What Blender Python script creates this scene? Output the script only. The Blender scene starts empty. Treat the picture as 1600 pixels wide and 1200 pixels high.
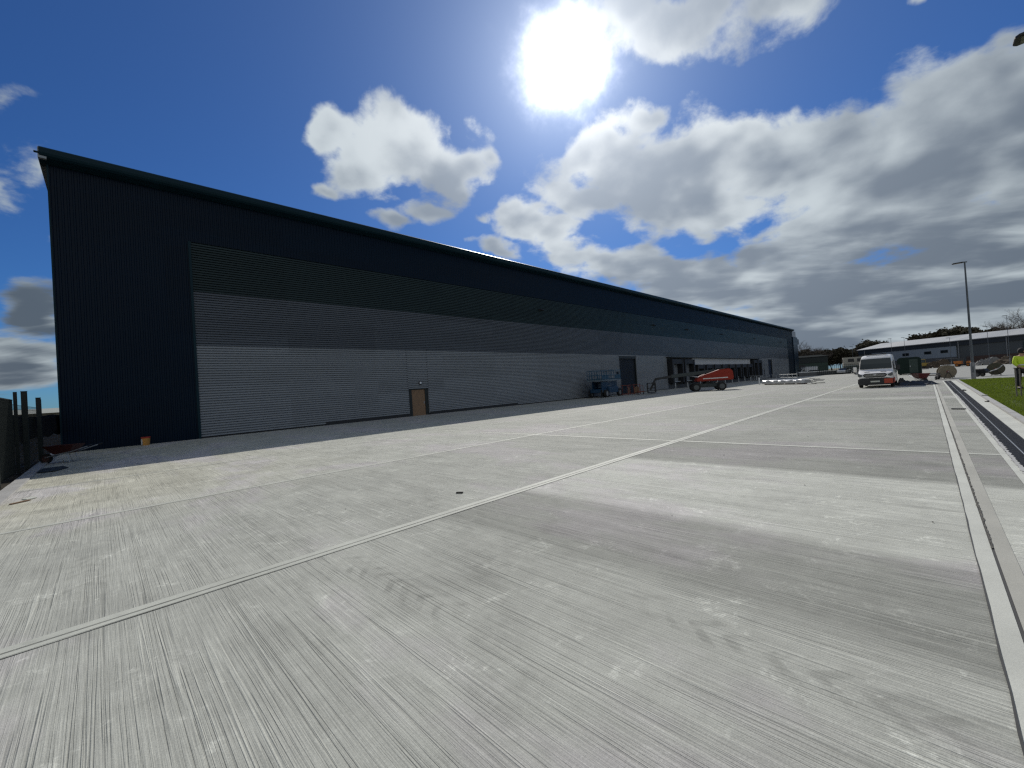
import bpy, bmesh, math, random
from mathutils import Vector, Matrix, Euler
random.seed(7)
S = bpy.context.scene
rad = math.radians

# ------------------------------------------------------------------ camera
cam_d = bpy.data.cameras.new("camera")
cam_d.sensor_fit = 'HORIZONTAL'; cam_d.sensor_width = 36.0
cam_d.lens = 646.65 / 1600 * 36
cam_d.clip_start = 0.05; cam_d.clip_end = 3000
cam = bpy.data.objects.new("camera", cam_d)
S.collection.objects.link(cam)
R3 = Matrix(((0.707741, 0.037833, -0.705458), (-0.703458, -0.054403, -0.708652), (-0.065189, 0.997802, -0.011889)))
# camera looks along its own -Z: columns of the rotation are its axes in the world
cam.matrix_world = Matrix.Translation((0, 0, 1.68)) @ R3.to_4x4()
S.camera = cam

# ------------------------------------------------------------------ node helper
class NT:
    def __init__(s, tree): s.t = tree; s.n = tree.nodes; s.l = tree.links
    def put(s, sock, v):
        if v is None: return
        if isinstance(v, bpy.types.NodeSocket): s.l.new(v, sock)
        else:
            if isinstance(v, (tuple, list)) and len(v) == 3 and len(sock.default_value) == 4: v = tuple(v) + (1,)
            sock.default_value = v
    def m(s, op, a=None, b=None, c=None, clamp=False):
        n = s.n.new('ShaderNodeMath'); n.operation = op; n.use_clamp = clamp
        for i, v in enumerate((a, b, c)): s.put(n.inputs[i], v)
        return n.outputs[0]
    def v(s, op, a=None, b=None, scale=None):
        n = s.n.new('ShaderNodeVectorMath'); n.operation = op
        s.put(n.inputs[0], a)
        if b is not None: s.put(n.inputs[1], b)
        if scale is not None: s.put(n.inputs['Scale'], scale)
        return n.outputs['Value'] if op in ('LENGTH', 'DOT_PRODUCT', 'DISTANCE') else n.outputs['Vector']
    def comb(s, x=0., y=0., z=0.):
        n = s.n.new('ShaderNodeCombineXYZ')
        for i, v in enumerate((x, y, z)): s.put(n.inputs[i], v)
        return n.outputs[0]
    def sep(s, v):
        n = s.n.new('ShaderNodeSeparateXYZ'); s.put(n.inputs[0], v); return n.outputs
    def map(s, v, loc=(0, 0, 0), rot=(0, 0, 0), sc=(1, 1, 1), typ='POINT'):
        n = s.n.new('ShaderNodeMapping'); n.vector_type = typ
        s.put(n.inputs['Vector'], v)
        if typ != 'VECTOR': n.inputs['Location'].default_value = loc
        n.inputs['Rotation'].default_value = rot; n.inputs['Scale'].default_value = sc
        return n.outputs[0]
    def noise(s, v, scale=1., detail=2., rough=.5, dist=0., col=False):
        n = s.n.new('ShaderNodeTexNoise')
        s.put(n.inputs['Vector'], v); n.inputs['Scale'].default_value = scale; n.inputs['Detail'].default_value = detail
        n.inputs['Roughness'].default_value = rough; n.inputs['Distortion'].default_value = dist
        return n.outputs['Color' if col else 'Fac']
    def ss(s, x, a, b, lo=0., hi=1.):
        n = s.n.new('ShaderNodeMapRange'); n.interpolation_type = 'SMOOTHSTEP'
        s.put(n.inputs[0], x)
        for i, v in enumerate((a, b, lo, hi)): n.inputs[i + 1].default_value = v
        return n.outputs[0]
    def lin(s, x, a, b, lo=0., hi=1., clamp=True):
        n = s.n.new('ShaderNodeMapRange'); n.clamp = clamp
        s.put(n.inputs[0], x)
        for i, v in enumerate((a, b, lo, hi)): n.inputs[i + 1].default_value = v
        return n.outputs[0]
    def mix(s, f, a, b, mode='MIX', clamp=False):
        n = s.n.new('ShaderNodeMix'); n.data_type = 'RGBA'; n.blend_type = mode; n.clamp_result = clamp
        s.put(n.inputs['Factor'], f); s.put(n.inputs[6], a); s.put(n.inputs[7], b)
        return n.outputs[2]
    def ramp(s, x, stops, interp='LINEAR'):
        n = s.n.new('ShaderNodeValToRGB'); n.color_ramp.interpolation = interp
        e = n.color_ramp.elements
        while len(e) > 1: e.remove(e[-1])
        for i, (p, c) in enumerate(stops):
            if not isinstance(c, (tuple, list)): c = (c, c, c)
            el = e[0] if i == 0 else e.new(p)
            el.position = p; el.color = tuple(c) + (1,)
        s.put(n.inputs[0], x)
        return n.outputs[0]

# ------------------------------------------------------------------ sky: clear blue, broken cumulus, sun in view
SUN_EL, SUN_AZ = rad(37.7), rad(35.0)          # azimuth measured from +X towards +Y
SUN = Vector((math.cos(SUN_EL) * math.cos(SUN_AZ), math.cos(SUN_EL) * math.sin(SUN_AZ), math.sin(SUN_EL)))
W = bpy.data.worlds.new("World"); S.world = W; W.use_nodes = True
w = NT(W.node_tree); w.n.clear()
tc = w.n.new('ShaderNodeTexCoord').outputs['Generated']
sky = w.n.new('ShaderNodeTexSky'); sky.sky_type = 'NISHITA'; sky.sun_disc = False
sky.sun_elevation = SUN_EL; sky.sun_rotation = rad(90) - SUN_AZ
sky.altitude = 100; sky.air_density = 1.0; sky.dust_density = 0.15; sky.ozone_density = 2.5
d = w.v('NORMALIZE', tc)
dx, dy, dz = w.sep(d)
# cumulus layout: coordinates on a vertical sky plane facing the yard (azimuth 45 deg)
fwd = w.m('MAXIMUM', w.v('DOT_PRODUCT', d, (0.7055, 0.7087, 0)), 0.02)
sx = w.m('DIVIDE', w.v('DOT_PRODUCT', d, (0.7087, -0.7055, 0)), fwd)
sy = w.m('DIVIDE', dz, fwd)
BLOBS=[(-0.235,0.605,0.128,0.108,-3.7,.9),(-0.420,0.655,0.066,0.050,-3.7,.9),(-0.338,0.570,0.115,0.066,-23.7,.85),(-0.135,0.512,0.088,0.085,-3.7,.85),
(-0.190,0.445,0.052,0.040,-3.7,.65),(-0.272,0.432,0.043,0.022,-23.7,0.45),(-0.416,0.513,0.034,0.015,-23.7,0.35),(-0.070,0.425,0.075,0.022,-23.7,.6),
(0.055,0.398,0.13,0.052,-3.7,.9),(-0.033,0.347,0.090,0.031,-18.7,0.9),(-0.112,0.490,0.06,0.06,-3.7,.7),(0.358,0.637,0.074,0.062,-3.7,0.8),
(0.238,0.558,0.116,0.077,11.3,0.85),(0.439,0.521,0.294,0.131,1.3,1.2),(0.733,0.494,0.294,0.139,-3.7,1.2),(0.279,0.461,0.108,0.043,-3.7,0.7),
(0.492,0.400,0.232,0.070,-8.7,0.9),(1.098,0.580,0.263,0.162,21.3,1.2),(1.288,0.615,0.247,0.170,-3.7,1.2),(0.933,0.465,0.402,0.139,1.3,1.3),
(0.830,0.331,0.263,0.093,1.3,1.1),(1.199,0.276,0.309,0.108,1.3,1.2),(0.251,0.291,0.155,0.070,-13.7,1),(0.404,0.250,0.170,0.077,-18.7,1.05),
(0.556,0.201,0.170,0.093,-13.7,1.1),(0.608,0.271,0.085,0.059,26.3,0.85),(0.788,0.193,0.340,0.108,-3.7,1.2),(1.064,0.144,0.402,0.170,-3.7,1.3),
(0.702,0.075,0.464,0.108,-3.7,1.2),(1.400,0.076,0.402,0.217,-3.7,1.3),(1.432,0.464,0.309,0.186,-3.7,1.2),(0.495,0.880,0.232,0.096,8.3,0.75),
(0.356,0.905,0.093,0.062,-3.7,0.5),(0.684,0.899,0.124,0.054,16.3,0.5),(1.050,0.870,0.031,0.019,26.3,0.4),(1.238,0.776,0.108,0.034,31.3,0.5),
(-1.157,0.259,0.096,0.074,-3.7,0.8),(-1.187,0.144,0.139,0.065,-3.7,0.85),(-1.100,0.592,0.022,0.040,16.3,.2),(-1.081,0.449,0.040,0.019,-3.7,0.3),
(-1.188,0.793,0.034,0.019,-3.7,.12),(-1.204,0.574,0.039,0.023,-3.7,.1),(-0.044,0.647,0.022,0.015,-3.7,.12),(-0.018,0.567,0.022,0.019,-3.7,0.3)]

plane = w.comb(sx, sy, 0)
# small warp so that no cloud outline is an ellipse
pz = w.m('MULTIPLY', w.m('LOGARITHM', w.m('ADD', w.m('MAXIMUM', dz, 0), 0.1), 2.718), 0.75)
p = w.comb(dx, dy, pz)
warp = w.v('SUBTRACT', w.noise(p, 5.0, 3, .6, col=True), (.5, .5, .5))
warp2 = w.v('MULTIPLY', warp, (.16, .13, 0))
plane = w.v('ADD', plane, warp2)
M = None
for (bx, by, rx, ry, a, wt) in BLOBS:
    q = w.map(plane, (bx, by, 0), (0, 0, rad(a)), (rx, ry, 1), 'TEXTURE')
    r = w.m('MULTIPLY_ADD', w.v('LENGTH', q), -wt, wt)
    M = r if M is None else w.m('SMOOTH_MAX', M, r, 0.18)
M = w.m('MAXIMUM', M, -1.0)
# behind the camera: unseen broken cloud, widened and brightened to lift the shade
back = w.m('MULTIPLY_ADD', w.noise(p, 1.6, 2, .5), 3.0, -1.05)
isback = w.ss(w.v('DOT_PRODUCT', d, (0.7055, 0.7087, 0)), .30, .05)
M = w.m('ADD', w.m('MULTIPLY', M, w.m('SUBTRACT', 1, isback)), w.m('MULTIPLY', back, isback))
pw = w.v('ADD', p, w.v('SCALE', warp, scale=.05))
n1 = w.noise(pw, 8.0, 9, .58, .1)
nb = w.noise(p, 3.4, 4, .5)
ps = w.v('ADD', p, tuple(SUN * 0.055))
n2 = w.noise(ps, 5.0, 3, .5)
n1s = w.noise(p, 5.0, 3, .5)
det = w.m('ADD', w.m('MULTIPLY_ADD', n1, 2.6, -1.3), w.m('MULTIPLY_ADD', nb, 1.0, -.5))
D = w.m('ADD', M, w.m('MULTIPLY', det, .8))
alpha = w.ss(D, -0.10, 0.34)
alpha = w.m('MULTIPLY', alpha, w.ss(dz, -0.02, 0.02))
relief = w.m('MULTIPLY', w.m('SUBTRACT', n1s, n2), 4.2)
soft = w.m('MULTIPLY_ADD', w.noise(w.v('MULTIPLY', p, (1, 1, 1.5)), 2.7, 3, .5), 3.4, -1.7)
fluff = w.m('MULTIPLY_ADD', n1, 1.3, -.65)
lowz = w.ss(dz, .34, .10)
bands = w.m('MULTIPLY', w.m('MULTIPLY_ADD', w.noise(w.v('MULTIPLY', w.comb(sx, sy, 0), (1.7, 12., 0)), 1.0, 5, .58, .5), 4.2, -2.1), lowz)
base = w.m('MULTIPLY', M, .85)
th = w.m('ADD', w.m('ADD', base, soft), w.m('SUBTRACT', fluff, w.m('MULTIPLY', relief, .75)))
th = w.m('ADD', th, w.m('MULTIPLY_ADD', lowz, .25, bands))
thick = w.ss(th, -.50, 1.05)
cosun = w.v('DOT_PRODUCT', d, tuple(SUN))
theta = w.m('MULTIPLY', w.m('ARCCOSINE', w.m('MINIMUM', cosun, .99999)), 57.2958)
bright = w.ramp(w.lin(theta, 0, 180), [(0, (.84, .87, .89)), (.16, (.56, .62, .66)), (.33, (.38, .44, .475)), (.45, (.42, .46, .49)), (.7, (.95, .95, .93))])  # last stops raised so the unseen cloud behind fills the shade
dark = w.ramp(w.lin(theta, 0, 180), [(0, (.38, .43, .51)), (.12, (.23, .275, .34)), (.33, (.088, .117, .155)), (.45, (.13, .15, .18)), (.7, (.52, .53, .54))])
cl = w.mix(thick, bright, dark)
# sun and its aureole
tn = w.m('MULTIPLY', theta, w.m('MULTIPLY_ADD', w.noise(w.v('SUBTRACT', d, tuple(SUN)), 16, 4, .6), .9, .55))
core = w.m('MULTIPLY', w.m('EXPONENT', w.m('MULTIPLY', w.m('POWER', w.m('DIVIDE', tn, 3.3), 2.4), -1)), 4.0)
h1 = w.m('MULTIPLY', w.m('EXPONENT', w.m('DIVIDE', theta, -5.5)), .72)
h2 = w.m('MULTIPLY', w.m('EXPONENT', w.m('DIVIDE', theta, -15.0)), .22)
halo = w.mix(1., w.v('SCALE', (1., 1., 1.), scale=w.m('ADD', core, h1)), w.v('SCALE', (.72, .86, 1.), scale=h2), 'ADD')
bgs = w.n.new('ShaderNodeBackground'); bgs.inputs['Strength'].default_value = 0.075
skyc = w.mix(1., sky.outputs[0], (.23, .50, .90), 'MULTIPLY')
w.l.new(skyc, bgs.inputs['Color'])
bgc = w.n.new('ShaderNodeBackground'); w.put(bgc.inputs['Color'], cl)
mx = w.n.new('ShaderNodeMixShader'); w.l.new(alpha, mx.inputs[0]); w.l.new(bgs.outputs[0], mx.inputs[1]); w.l.new(bgc.outputs[0], mx.inputs[2])
bgh = w.n.new('ShaderNodeBackground'); w.put(bgh.inputs['Color'], halo)
ad = w.n.new('ShaderNodeAddShader'); w.l.new(mx.outputs[0], ad.inputs[0]); w.l.new(bgh.outputs[0], ad.inputs[1])
wo = w.n.new('ShaderNodeOutputWorld'); w.l.new(ad.outputs[0], wo.inputs[0])
W.cycles.sampling_method = 'MANUAL'; W.cycles.sample_map_resolution = 1024

sl = bpy.data.lights.new("sun", 'SUN'); sl.energy = 3.6; sl.angle = rad(0.53); sl.color = (1, .96, .89)
so = bpy.data.objects.new("sun", sl); S.collection.objects.link(so)
so.rotation_euler = SUN.to_track_quat('Z', 'Y').to_euler()
S.cycles.use_denoising = False; S.cycles.filter_width = 1.35; S.cycles.sample_clamp_indirect = 6.0; S.cycles.max_bounces = 5
vs = S.view_settings; vs.view_transform = 'Standard'; vs.look = 'None'; vs.exposure = 0.0; vs.gamma = 1.0

# ------------------------------------------------------------------ mesh helpers
def link(o): S.collection.objects.link(o); return o
class MB:
    def __init__(s, T=None): s.v = []; s.f = []; s.T = T; s.sm = []
    def add(s, vs, fs, smooth=False, M=None):
        b = len(s.v)
        for p in vs:
            p = Vector(p)
            if M is not None: p = M @ p
            if s.T is not None: p = s.T @ p
            s.v.append(p)
        for f in fs: s.f.append([b + i for i in f]); s.sm.append(smooth)
        return s
    def box(s, x0, x1, y0, y1, z0, z1, M=None):
        v = [(x, y, z) for z in (z0, z1) for (x, y) in ((x0, y0), (x1, y0), (x1, y1), (x0, y1))]
        return s.add(v, [(3, 2, 1, 0), (4, 5, 6, 7), (0, 1, 5, 4), (1, 2, 6, 5), (2, 3, 7, 6), (3, 0, 4, 7)], M=M)
    def beam(s, a, b, w, h=None):
        a = Vector(a); b = Vector(b); h = h or w
        z = (b - a).normalized(); up = Vector((0, 0, 1)) if abs(z.z) < .95 else Vector((1, 0, 0))
        x = z.cross(up).normalized(); y = x.cross(z)
        vs = [p + x * i * w / 2 + y * j * h / 2 for p in (a, b) for (i, j) in ((-1, -1), (1, -1), (1, 1), (-1, 1))]
        return s.add(vs, [(3, 2, 1, 0), (4, 5, 6, 7), (0, 1, 5, 4), (1, 2, 6, 5), (2, 3, 7, 6), (3, 0, 4, 7)])
    def tube(s, pts, r, n=8, cap=True, smooth=True):
        pts = [Vector(p) for p in pts]; rs = r if isinstance(r, (list, tuple)) else [r] * len(pts)
        vs = []; up = Vector((0, 0, 1))
        for i, p in enumerate(pts):
            t = (pts[min(i + 1, len(pts) - 1)] - pts[max(i - 1, 0)]).normalized()
            u = up if abs(t.z) < .95 else Vector((1, 0, 0))
            x = t.cross(u).normalized(); y = x.cross(t)
            for k in range(n):
                a = 2 * math.pi * k / n
                vs.append(p + (x * math.cos(a) + y * math.sin(a)) * rs[i])
        fs = []
        for i in range(len(pts) - 1):
            for k in range(n):
                a = i * n + k; b = i * n + (k + 1) % n
                fs.append((a, b, b + n, a + n))
        s.add(vs, fs, smooth)
        if cap:
            m = len(pts) - 1
            s.add(vs[:n], [tuple(reversed(range(n)))]) if s.T is None else s.add(vs[:n], [tuple(reversed(range(n)))])
            s.add(vs[m * n:], [tuple(range(n))])
        return s
    def prism(s, poly, axis, a, b, smooth=False, caps=True):
        n = len(poly)
        def P(u, v, t): return {'x': (t, u, v), 'y': (u, t, v), 'z': (u, v, t)}[axis]
        vs = [P(u, v, a) for u, v in poly] + [P(u, v, b) for u, v in poly]
        fs = [(i, (i + 1) % n, (i + 1) % n + n, i + n) for i in range(n)]
        s.add(vs, fs, smooth)
        if caps: s.add(vs, [tuple(reversed(range(n))), tuple(range(n, 2 * n))])
        return s
    def ball(s, c, r, nu=12, nv=8, M=None):
        rx, ry, rz = r if isinstance(r, (tuple, list)) else (r, r, r)
        vs = [(c[0], c[1], c[2] - rz)]
        for j in range(1, nv):
            a = math.pi * j / nv
            for i in range(nu):
                t = 2 * math.pi * i / nu
                vs.append((c[0] + rx * math.sin(a) * math.cos(t), c[1] + ry * math.sin(a) * math.sin(t), c[2] - rz * math.cos(a)))
        vs.append((c[0], c[1], c[2] + rz)); L = len(vs) - 1
        fs = [(0, 1 + (i + 1) % nu, 1 + i) for i in range(nu)]
        for j in range(nv - 2):
            for i in range(nu):
                a = 1 + j * nu + i; b = 1 + j * nu + (i + 1) % nu
                fs.append((a, b, b + nu, a + nu))
        o = 1 + (nv - 2) * nu
        fs += [(o + i, o + (i + 1) % nu, L) for i in range(nu)]
        return s.add(vs, fs, True, M)
    def grid(s, xs, ys, zf, smooth=True):
        vs = [(x, y, zf(x, y)) for y in ys for x in xs]; n = len(xs)
        fs = [(j * n + i, j * n + i + 1, (j + 1) * n + i + 1, (j + 1) * n + i) for j in range(len(ys) - 1) for i in range(n - 1)]
        return s.add(vs, fs, smooth)
def obj(name, mb, mat, parent=None, bevel=0, world=False, seg=1):
    me = bpy.data.meshes.new(name)
    off = parent.location if (world and parent is not None) else Vector((0, 0, 0))
    me.from_pydata([tuple(v - off) for v in mb.v], [], mb.f)
    bm = bmesh.new(); bm.from_mesh(me)
    bmesh.ops.remove_doubles(bm, verts=bm.verts, dist=1e-5)
    if bevel:
        es = [e for e in bm.edges if len(e.link_faces) == 2 and e.calc_face_angle(0) > .6]
        bmesh.ops.bevel(bm, geom=es, offset=bevel, segments=seg, affect='EDGES', clamp_overlap=True)
    bmesh.ops.recalc_face_normals(bm, faces=bm.faces)
    bm.to_mesh(me); bm.free()
    if any(mb.sm):
        for p in me.polygons: p.use_smooth = True
        try: me.set_sharp_from_angle(angle=rad(38))
        except Exception: pass
    o = link(bpy.data.objects.new(name, me)); me.materials.append(mat)
    if parent is not None: o.parent = parent
    return o
def tag(o, label=None, cat=None, group=None, kind=None):
    if label: o['label'] = label
    if cat: o['category'] = cat
    if group: o['group'] = group
    if kind: o['kind'] = kind
    return o
def thing(name, label, cat, loc=(0, 0, 0), rz=0, group=None):
    o = link(bpy.data.objects.new(name, None)); o.location = loc; o.rotation_euler = (0, 0, rz); o.empty_display_size = .2
    return tag(o, label, cat, group)
def copy_tree(o, parent=None):
    c = o.copy(); S.collection.objects.link(c)
    if parent is not None: c.parent = parent
    for ch in list(o.children): copy_tree(ch, c)
    return c
def struct(name, mb, mat): return tag(obj(name, mb, mat), kind='structure')

# ------------------------------------------------------------------ materials
def newmat(name):
    m = bpy.data.materials.new(name); m.use_nodes = True
    t = NT(m.node_tree); t.n.clear()
    b = t.n.new('ShaderNodeBsdfPrincipled'); o = t.n.new('ShaderNodeOutputMaterial'); t.l.new(b.outputs[0], o.inputs[0])
    t.b = b; t.c = t.n.new('ShaderNodeTexCoord').outputs['Object']
    return m, t
def bump(t, h, dist=.01, strength=1.):
    n = t.n.new('ShaderNodeBump'); n.inputs['Strength'].default_value = strength; n.inputs['Distance'].default_value = dist
    t.l.new(h, n.inputs['Height']); t.l.new(n.outputs[0], t.b.inputs['Normal'])
def paint(name, col, rough=.45, metal=0., dirt=.25, scale=3., coat=0., spec=.5, fine=60.):
    m, t = newmat(name)
    n = t.noise(t.c, scale, 6, .6); n2 = t.noise(t.c, fine, 3, .6)
    f = t.lin(n, .35, .75, 0, dirt)
    dark = tuple(c * .45 + .012 for c in col)
    c = t.mix(f, col, dark)
    t.put(t.b.inputs['Base Color'], c)
    t.put(t.b.inputs['Roughness'], t.m('ADD', t.lin(n2, .3, .7, rough - .06, rough + .1), t.m('MULTIPLY', f, .3)))
    t.b.inputs['Metallic'].default_value = metal; t.b.inputs['Specular IOR Level'].default_value = spec
    if coat: t.b.inputs['Coat Weight'].default_value = coat; t.b.inputs['Coat Roughness'].default_value = .08
    return m
PM = {}
def pm(name, col, rough=.45, metal=0., dirt=.25, **k):
    if name not in PM: PM[name] = paint(name, col, rough, metal, dirt, **k)
    return PM[name]
def glass(name='dark glass', col=(.012, .017, .02), rough=.06):
    if name not in PM:
        m, t = newmat(name); t.b.inputs['Base Color'].default_value = col + (1,); t.b.inputs['Roughness'].default_value = rough
        t.b.inputs['Specular IOR Level'].default_value = .8
        PM[name] = m
    return PM[name]

def concrete_yard():
    m, t = newmat('raked concrete')
    x, y, z = t.sep(t.c)
    flat = t.comb(x, y, 0)
    wob = t.m('MULTIPLY_ADD', t.noise(t.comb(t.m('MULTIPLY', x, .25), t.m('MULTIPLY', y, .4), 0), 1, 1), .03, -.015)
    xw = t.m('ADD', x, wob)
    def rake(fx, fy, seed, det=2, ro=.5): return t.noise(t.comb(t.m('MULTIPLY', xw, fx), t.m('MULTIPLY', y, fy), seed), 1, det, ro)
    f1 = rake(62, .8, 0., 3, .6)
    f2 = rake(150, 2.5, 3., 3, .65)
    f3 = rake(9, .22, 7., 3, .55)
    def crease(fx, fy, seed, wd, keep):                 # thin grooves left by single tines, fading in and out
        l = t.ss(t.m('ABSOLUTE', t.m('SUBTRACT', rake(fx, fy, seed, 0), .5)), wd, wd * .25)
        return t.m('MULTIPLY', l, t.ss(rake(3.2, .5, seed + 5, 3, .6), keep, keep + .12))
    deep = t.m('MAXIMUM', crease(19, .10, 11., .024, .46), t.m('MULTIPLY', crease(33, .16, 31., .038, .43), .8))
    ridge = crease(17, .14, 51., .03, .48)
    gritty = t.noise(flat, 95, 5, .8)
    pock = t.ss(t.noise(flat, 60, 2, .6), .72, .78)
    blot = t.noise(flat, 7, 6, .75, .3)
    mott = t.noise(flat, 1.1, 6, .62, .4)
    mott2 = t.noise(t.comb(t.m('MULTIPLY', x, 1.0), t.m('MULTIPLY', y, .5), 5.), .45, 5, .6)
    # pours: bays differ slightly in grey; the brightest stretch has sun glare painted in
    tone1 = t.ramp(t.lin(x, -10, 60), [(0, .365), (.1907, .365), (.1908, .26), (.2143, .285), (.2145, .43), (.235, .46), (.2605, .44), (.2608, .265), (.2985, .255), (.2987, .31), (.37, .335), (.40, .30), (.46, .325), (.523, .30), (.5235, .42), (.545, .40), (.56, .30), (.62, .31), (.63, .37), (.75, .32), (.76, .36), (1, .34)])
    tone2 = t.ramp(t.lin(x, -10, 60), [(0, .38), (.20, .37), (.30, .33), (.305, .36), (.45, .35), (.6, .335), (.75, .36), (1, .35)])
    tone3 = t.ramp(t.lin(x, -10, 60), [(0, .42), (.2, .41), (.35, .37), (.5, .39), (.7, .37), (1, .36)])
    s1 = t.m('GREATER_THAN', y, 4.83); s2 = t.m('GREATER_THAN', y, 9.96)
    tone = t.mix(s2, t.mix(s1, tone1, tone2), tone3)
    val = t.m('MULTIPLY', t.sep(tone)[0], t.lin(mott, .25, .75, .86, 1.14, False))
    val = t.m('MULTIPLY', val, t.lin(mott2, .3, .7, .90, 1.10, False))
    val = t.m('MULTIPLY', val, t.lin(f1, .3, .7, .885, 1.105, False))
    val = t.m('MULTIPLY', val, t.lin(f2, .3, .7, .87, 1.12, False))
    val = t.m('MULTIPLY', val, t.lin(f3, .3, .7, .96, 1.035, False))
    val = t.m('MULTIPLY', val, t.m('MULTIPLY', t.lin(gritty, .3, .7, .77, 1.20, False), t.lin(blot, .3, .7, .92, 1.07, False)))
    val = t.m('MULTIPLY', val, t.m('MULTIPLY_ADD', deep, -.20, 1))
    val = t.m('MULTIPLY', val, t.m('MULTIPLY_ADD', ridge, .16, 1))
    val = t.m('MULTIPLY', val, t.m('MULTIPLY_ADD', pock, -.35, 1))
    # worn bright speckle where laitance is brushed off, strengthened to paint in sun sheen
    wear_sheen = t.m('MULTIPLY', t.ss(t.noise(flat, 2.2, 5, .7, 1.0), .56, .68), t.ss(t.noise(flat, 17, 4, .7), .42, .62))
    val = t.m('MULTIPLY', val, t.m('MULTIPLY_ADD', wear_sheen, .42, 1))
    # lugged tyre tracks left by a machine turning off the joint
    for (tx, bend, y0, y1, amt) in ((2.70, .05, -.3, 1.9, .20), (1.85, -.02, 2.4, 4.7, .22), (1.35, .03, 5.0, 8.6, .12), (6.3, -.04, .2, 2.6, .10), (9.4, .03, 5.2, 9.4, .12), (-.2, .02, 5.4, 9.0, .12)):
        cx = t.m('MULTIPLY_ADD', t.m('POWER', t.m('ABSOLUTE', t.m('SUBTRACT', y, y0)), 2), bend, tx)
        ax = t.m('ABSOLUTE', t.m('SUBTRACT', x, cx))
        lug = t.ss(t.m('SINE', t.m('MULTIPLY', t.m('ADD', y, t.m('MULTIPLY', ax, 1.1)), 27.)), -.2, .7)
        band = t.m('MULTIPLY', t.ss(ax, .17, .13), t.m('MULTIPLY', t.ss(y, y0, y0 + .4), t.ss(y, y1, y1 - .5)))
        band = t.m('MULTIPLY', t.m('MULTIPLY', band, lug), t.ss(t.noise(flat, 3.1, 5, .65), .40, .62))
        val = t.m('MULTIPLY', val, t.m('MULTIPLY_ADD', band, -amt, 1))
    for (qx, qy, r, wd, amt) in ((-7.0, 9.0, 11.2, .25, .10), (16., 12.5, 9.5, .3, .10), (2.0, 7.6, 4.6, .2, .09)):
        rr = t.m('ABSOLUTE', t.m('SUBTRACT', t.v('DISTANCE', flat, (qx, qy, 0)), r))
        band = t.m('MULTIPLY', t.ss(rr, wd, wd * .3), t.ss(t.noise(flat, 2.4, 5, .7), .44, .62))
        val = t.m('MULTIPLY', val, t.m('MULTIPLY_ADD', band, -amt, 1))
    dirt = t.m('MULTIPLY', t.ss(t.m('ADD', x, t.m('MULTIPLY', mott, 4)), 9.5, 0.), t.ss(y, 7.5, 13.))
    val = t.m('MULTIPLY', val, t.lin(x, 9, 26, 1.0, .90))
    warm = t.mix(t.m('MULTIPLY', dirt, .7), (1.0, 1.01, .90), (1.04, 1.0, .79))
    warm = t.mix(t.ss(mott2, .50, .62), warm, (1.0, .965, .92))
    dark = t.m('MULTIPLY', dirt, t.ss(t.noise(flat, .8, 5, .65), .5, .7))
    val = t.m('MULTIPLY', val, t.m('MULTIPLY_ADD', dark, -.25, 1))
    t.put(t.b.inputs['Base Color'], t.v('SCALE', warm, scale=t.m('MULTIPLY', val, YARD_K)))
    t.put(t.b.inputs['Roughness'], t.lin(mott, .3, .7, .66, .84))
    t.b.inputs['Specular IOR Level'].default_value = .07
    h = t.m('ADD', t.m('MULTIPLY', f1, .9), t.m('ADD', t.m('MULTIPLY', f2, .45), t.m('MULTIPLY', gritty, .25)))
    h = t.m('SUBTRACT', h, t.m('MULTIPLY', deep, .6))
    h = t.m('ADD', h, t.m('MULTIPLY', ridge, .5))
    bump(t, h, .008, .75)
    return m
YARD_K = 1.13
def concrete(name, v=.42, tint=(1, .99, .95), rough=.7, lines=0.):
    m, t = newmat(name)
    n = t.noise(t.c, 1.3, 6, .65); g = t.noise(t.c, 90, 4, .7); b = t.ss(t.noise(t.c, 5, 5, .7), .58, .7)
    val = t.m('MULTIPLY', t.lin(n, .3, .7, v * .86, v * 1.12, False), t.lin(g, .3, .7, .93, 1.06, False))
    val = t.m('MULTIPLY', val, t.m('MULTIPLY_ADD', b, -.14, 1))
    t.put(t.b.inputs['Base Color'], t.v('SCALE', t.comb(*tint), scale=val))
    t.b.inputs['Roughness'].default_value = rough; t.b.inputs['Specular IOR Level'].default_value = .4
    bump(t, t.m('ADD', g, n), .004, .4)
    return m
def soil(name, c1, c2, sc=1.2):
    m, t = newmat(name)
    n = t.noise(t.c, sc, 8, .68); g = t.noise(t.c, 35, 5, .7)
    c = t.mix(t.ss(n, .35, .65), c1, c2); c = t.mix(t.lin(g, .3, .7, 0, .5), c, tuple(q * .55 for q in c1))
    t.put(t.b.inputs['Base Color'], c); t.b.inputs['Roughness'].default_value = .95; t.b.inputs['Specular IOR Level'].default_value = .15
    bump(t, t.m('ADD', g, n), .04, .8)
    return m
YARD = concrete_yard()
TROWEL = concrete('trowelled concrete', .46, (1.0, 1.015, .89))
PALE = concrete('pale form concrete', .50, (1.0, 1.01, .90))
KERBM = concrete('kerb concrete', .36, (1, .985, .94))
SEAM = pm('joint sealant', (.035, .035, .033), .7, 0, .1)

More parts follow.
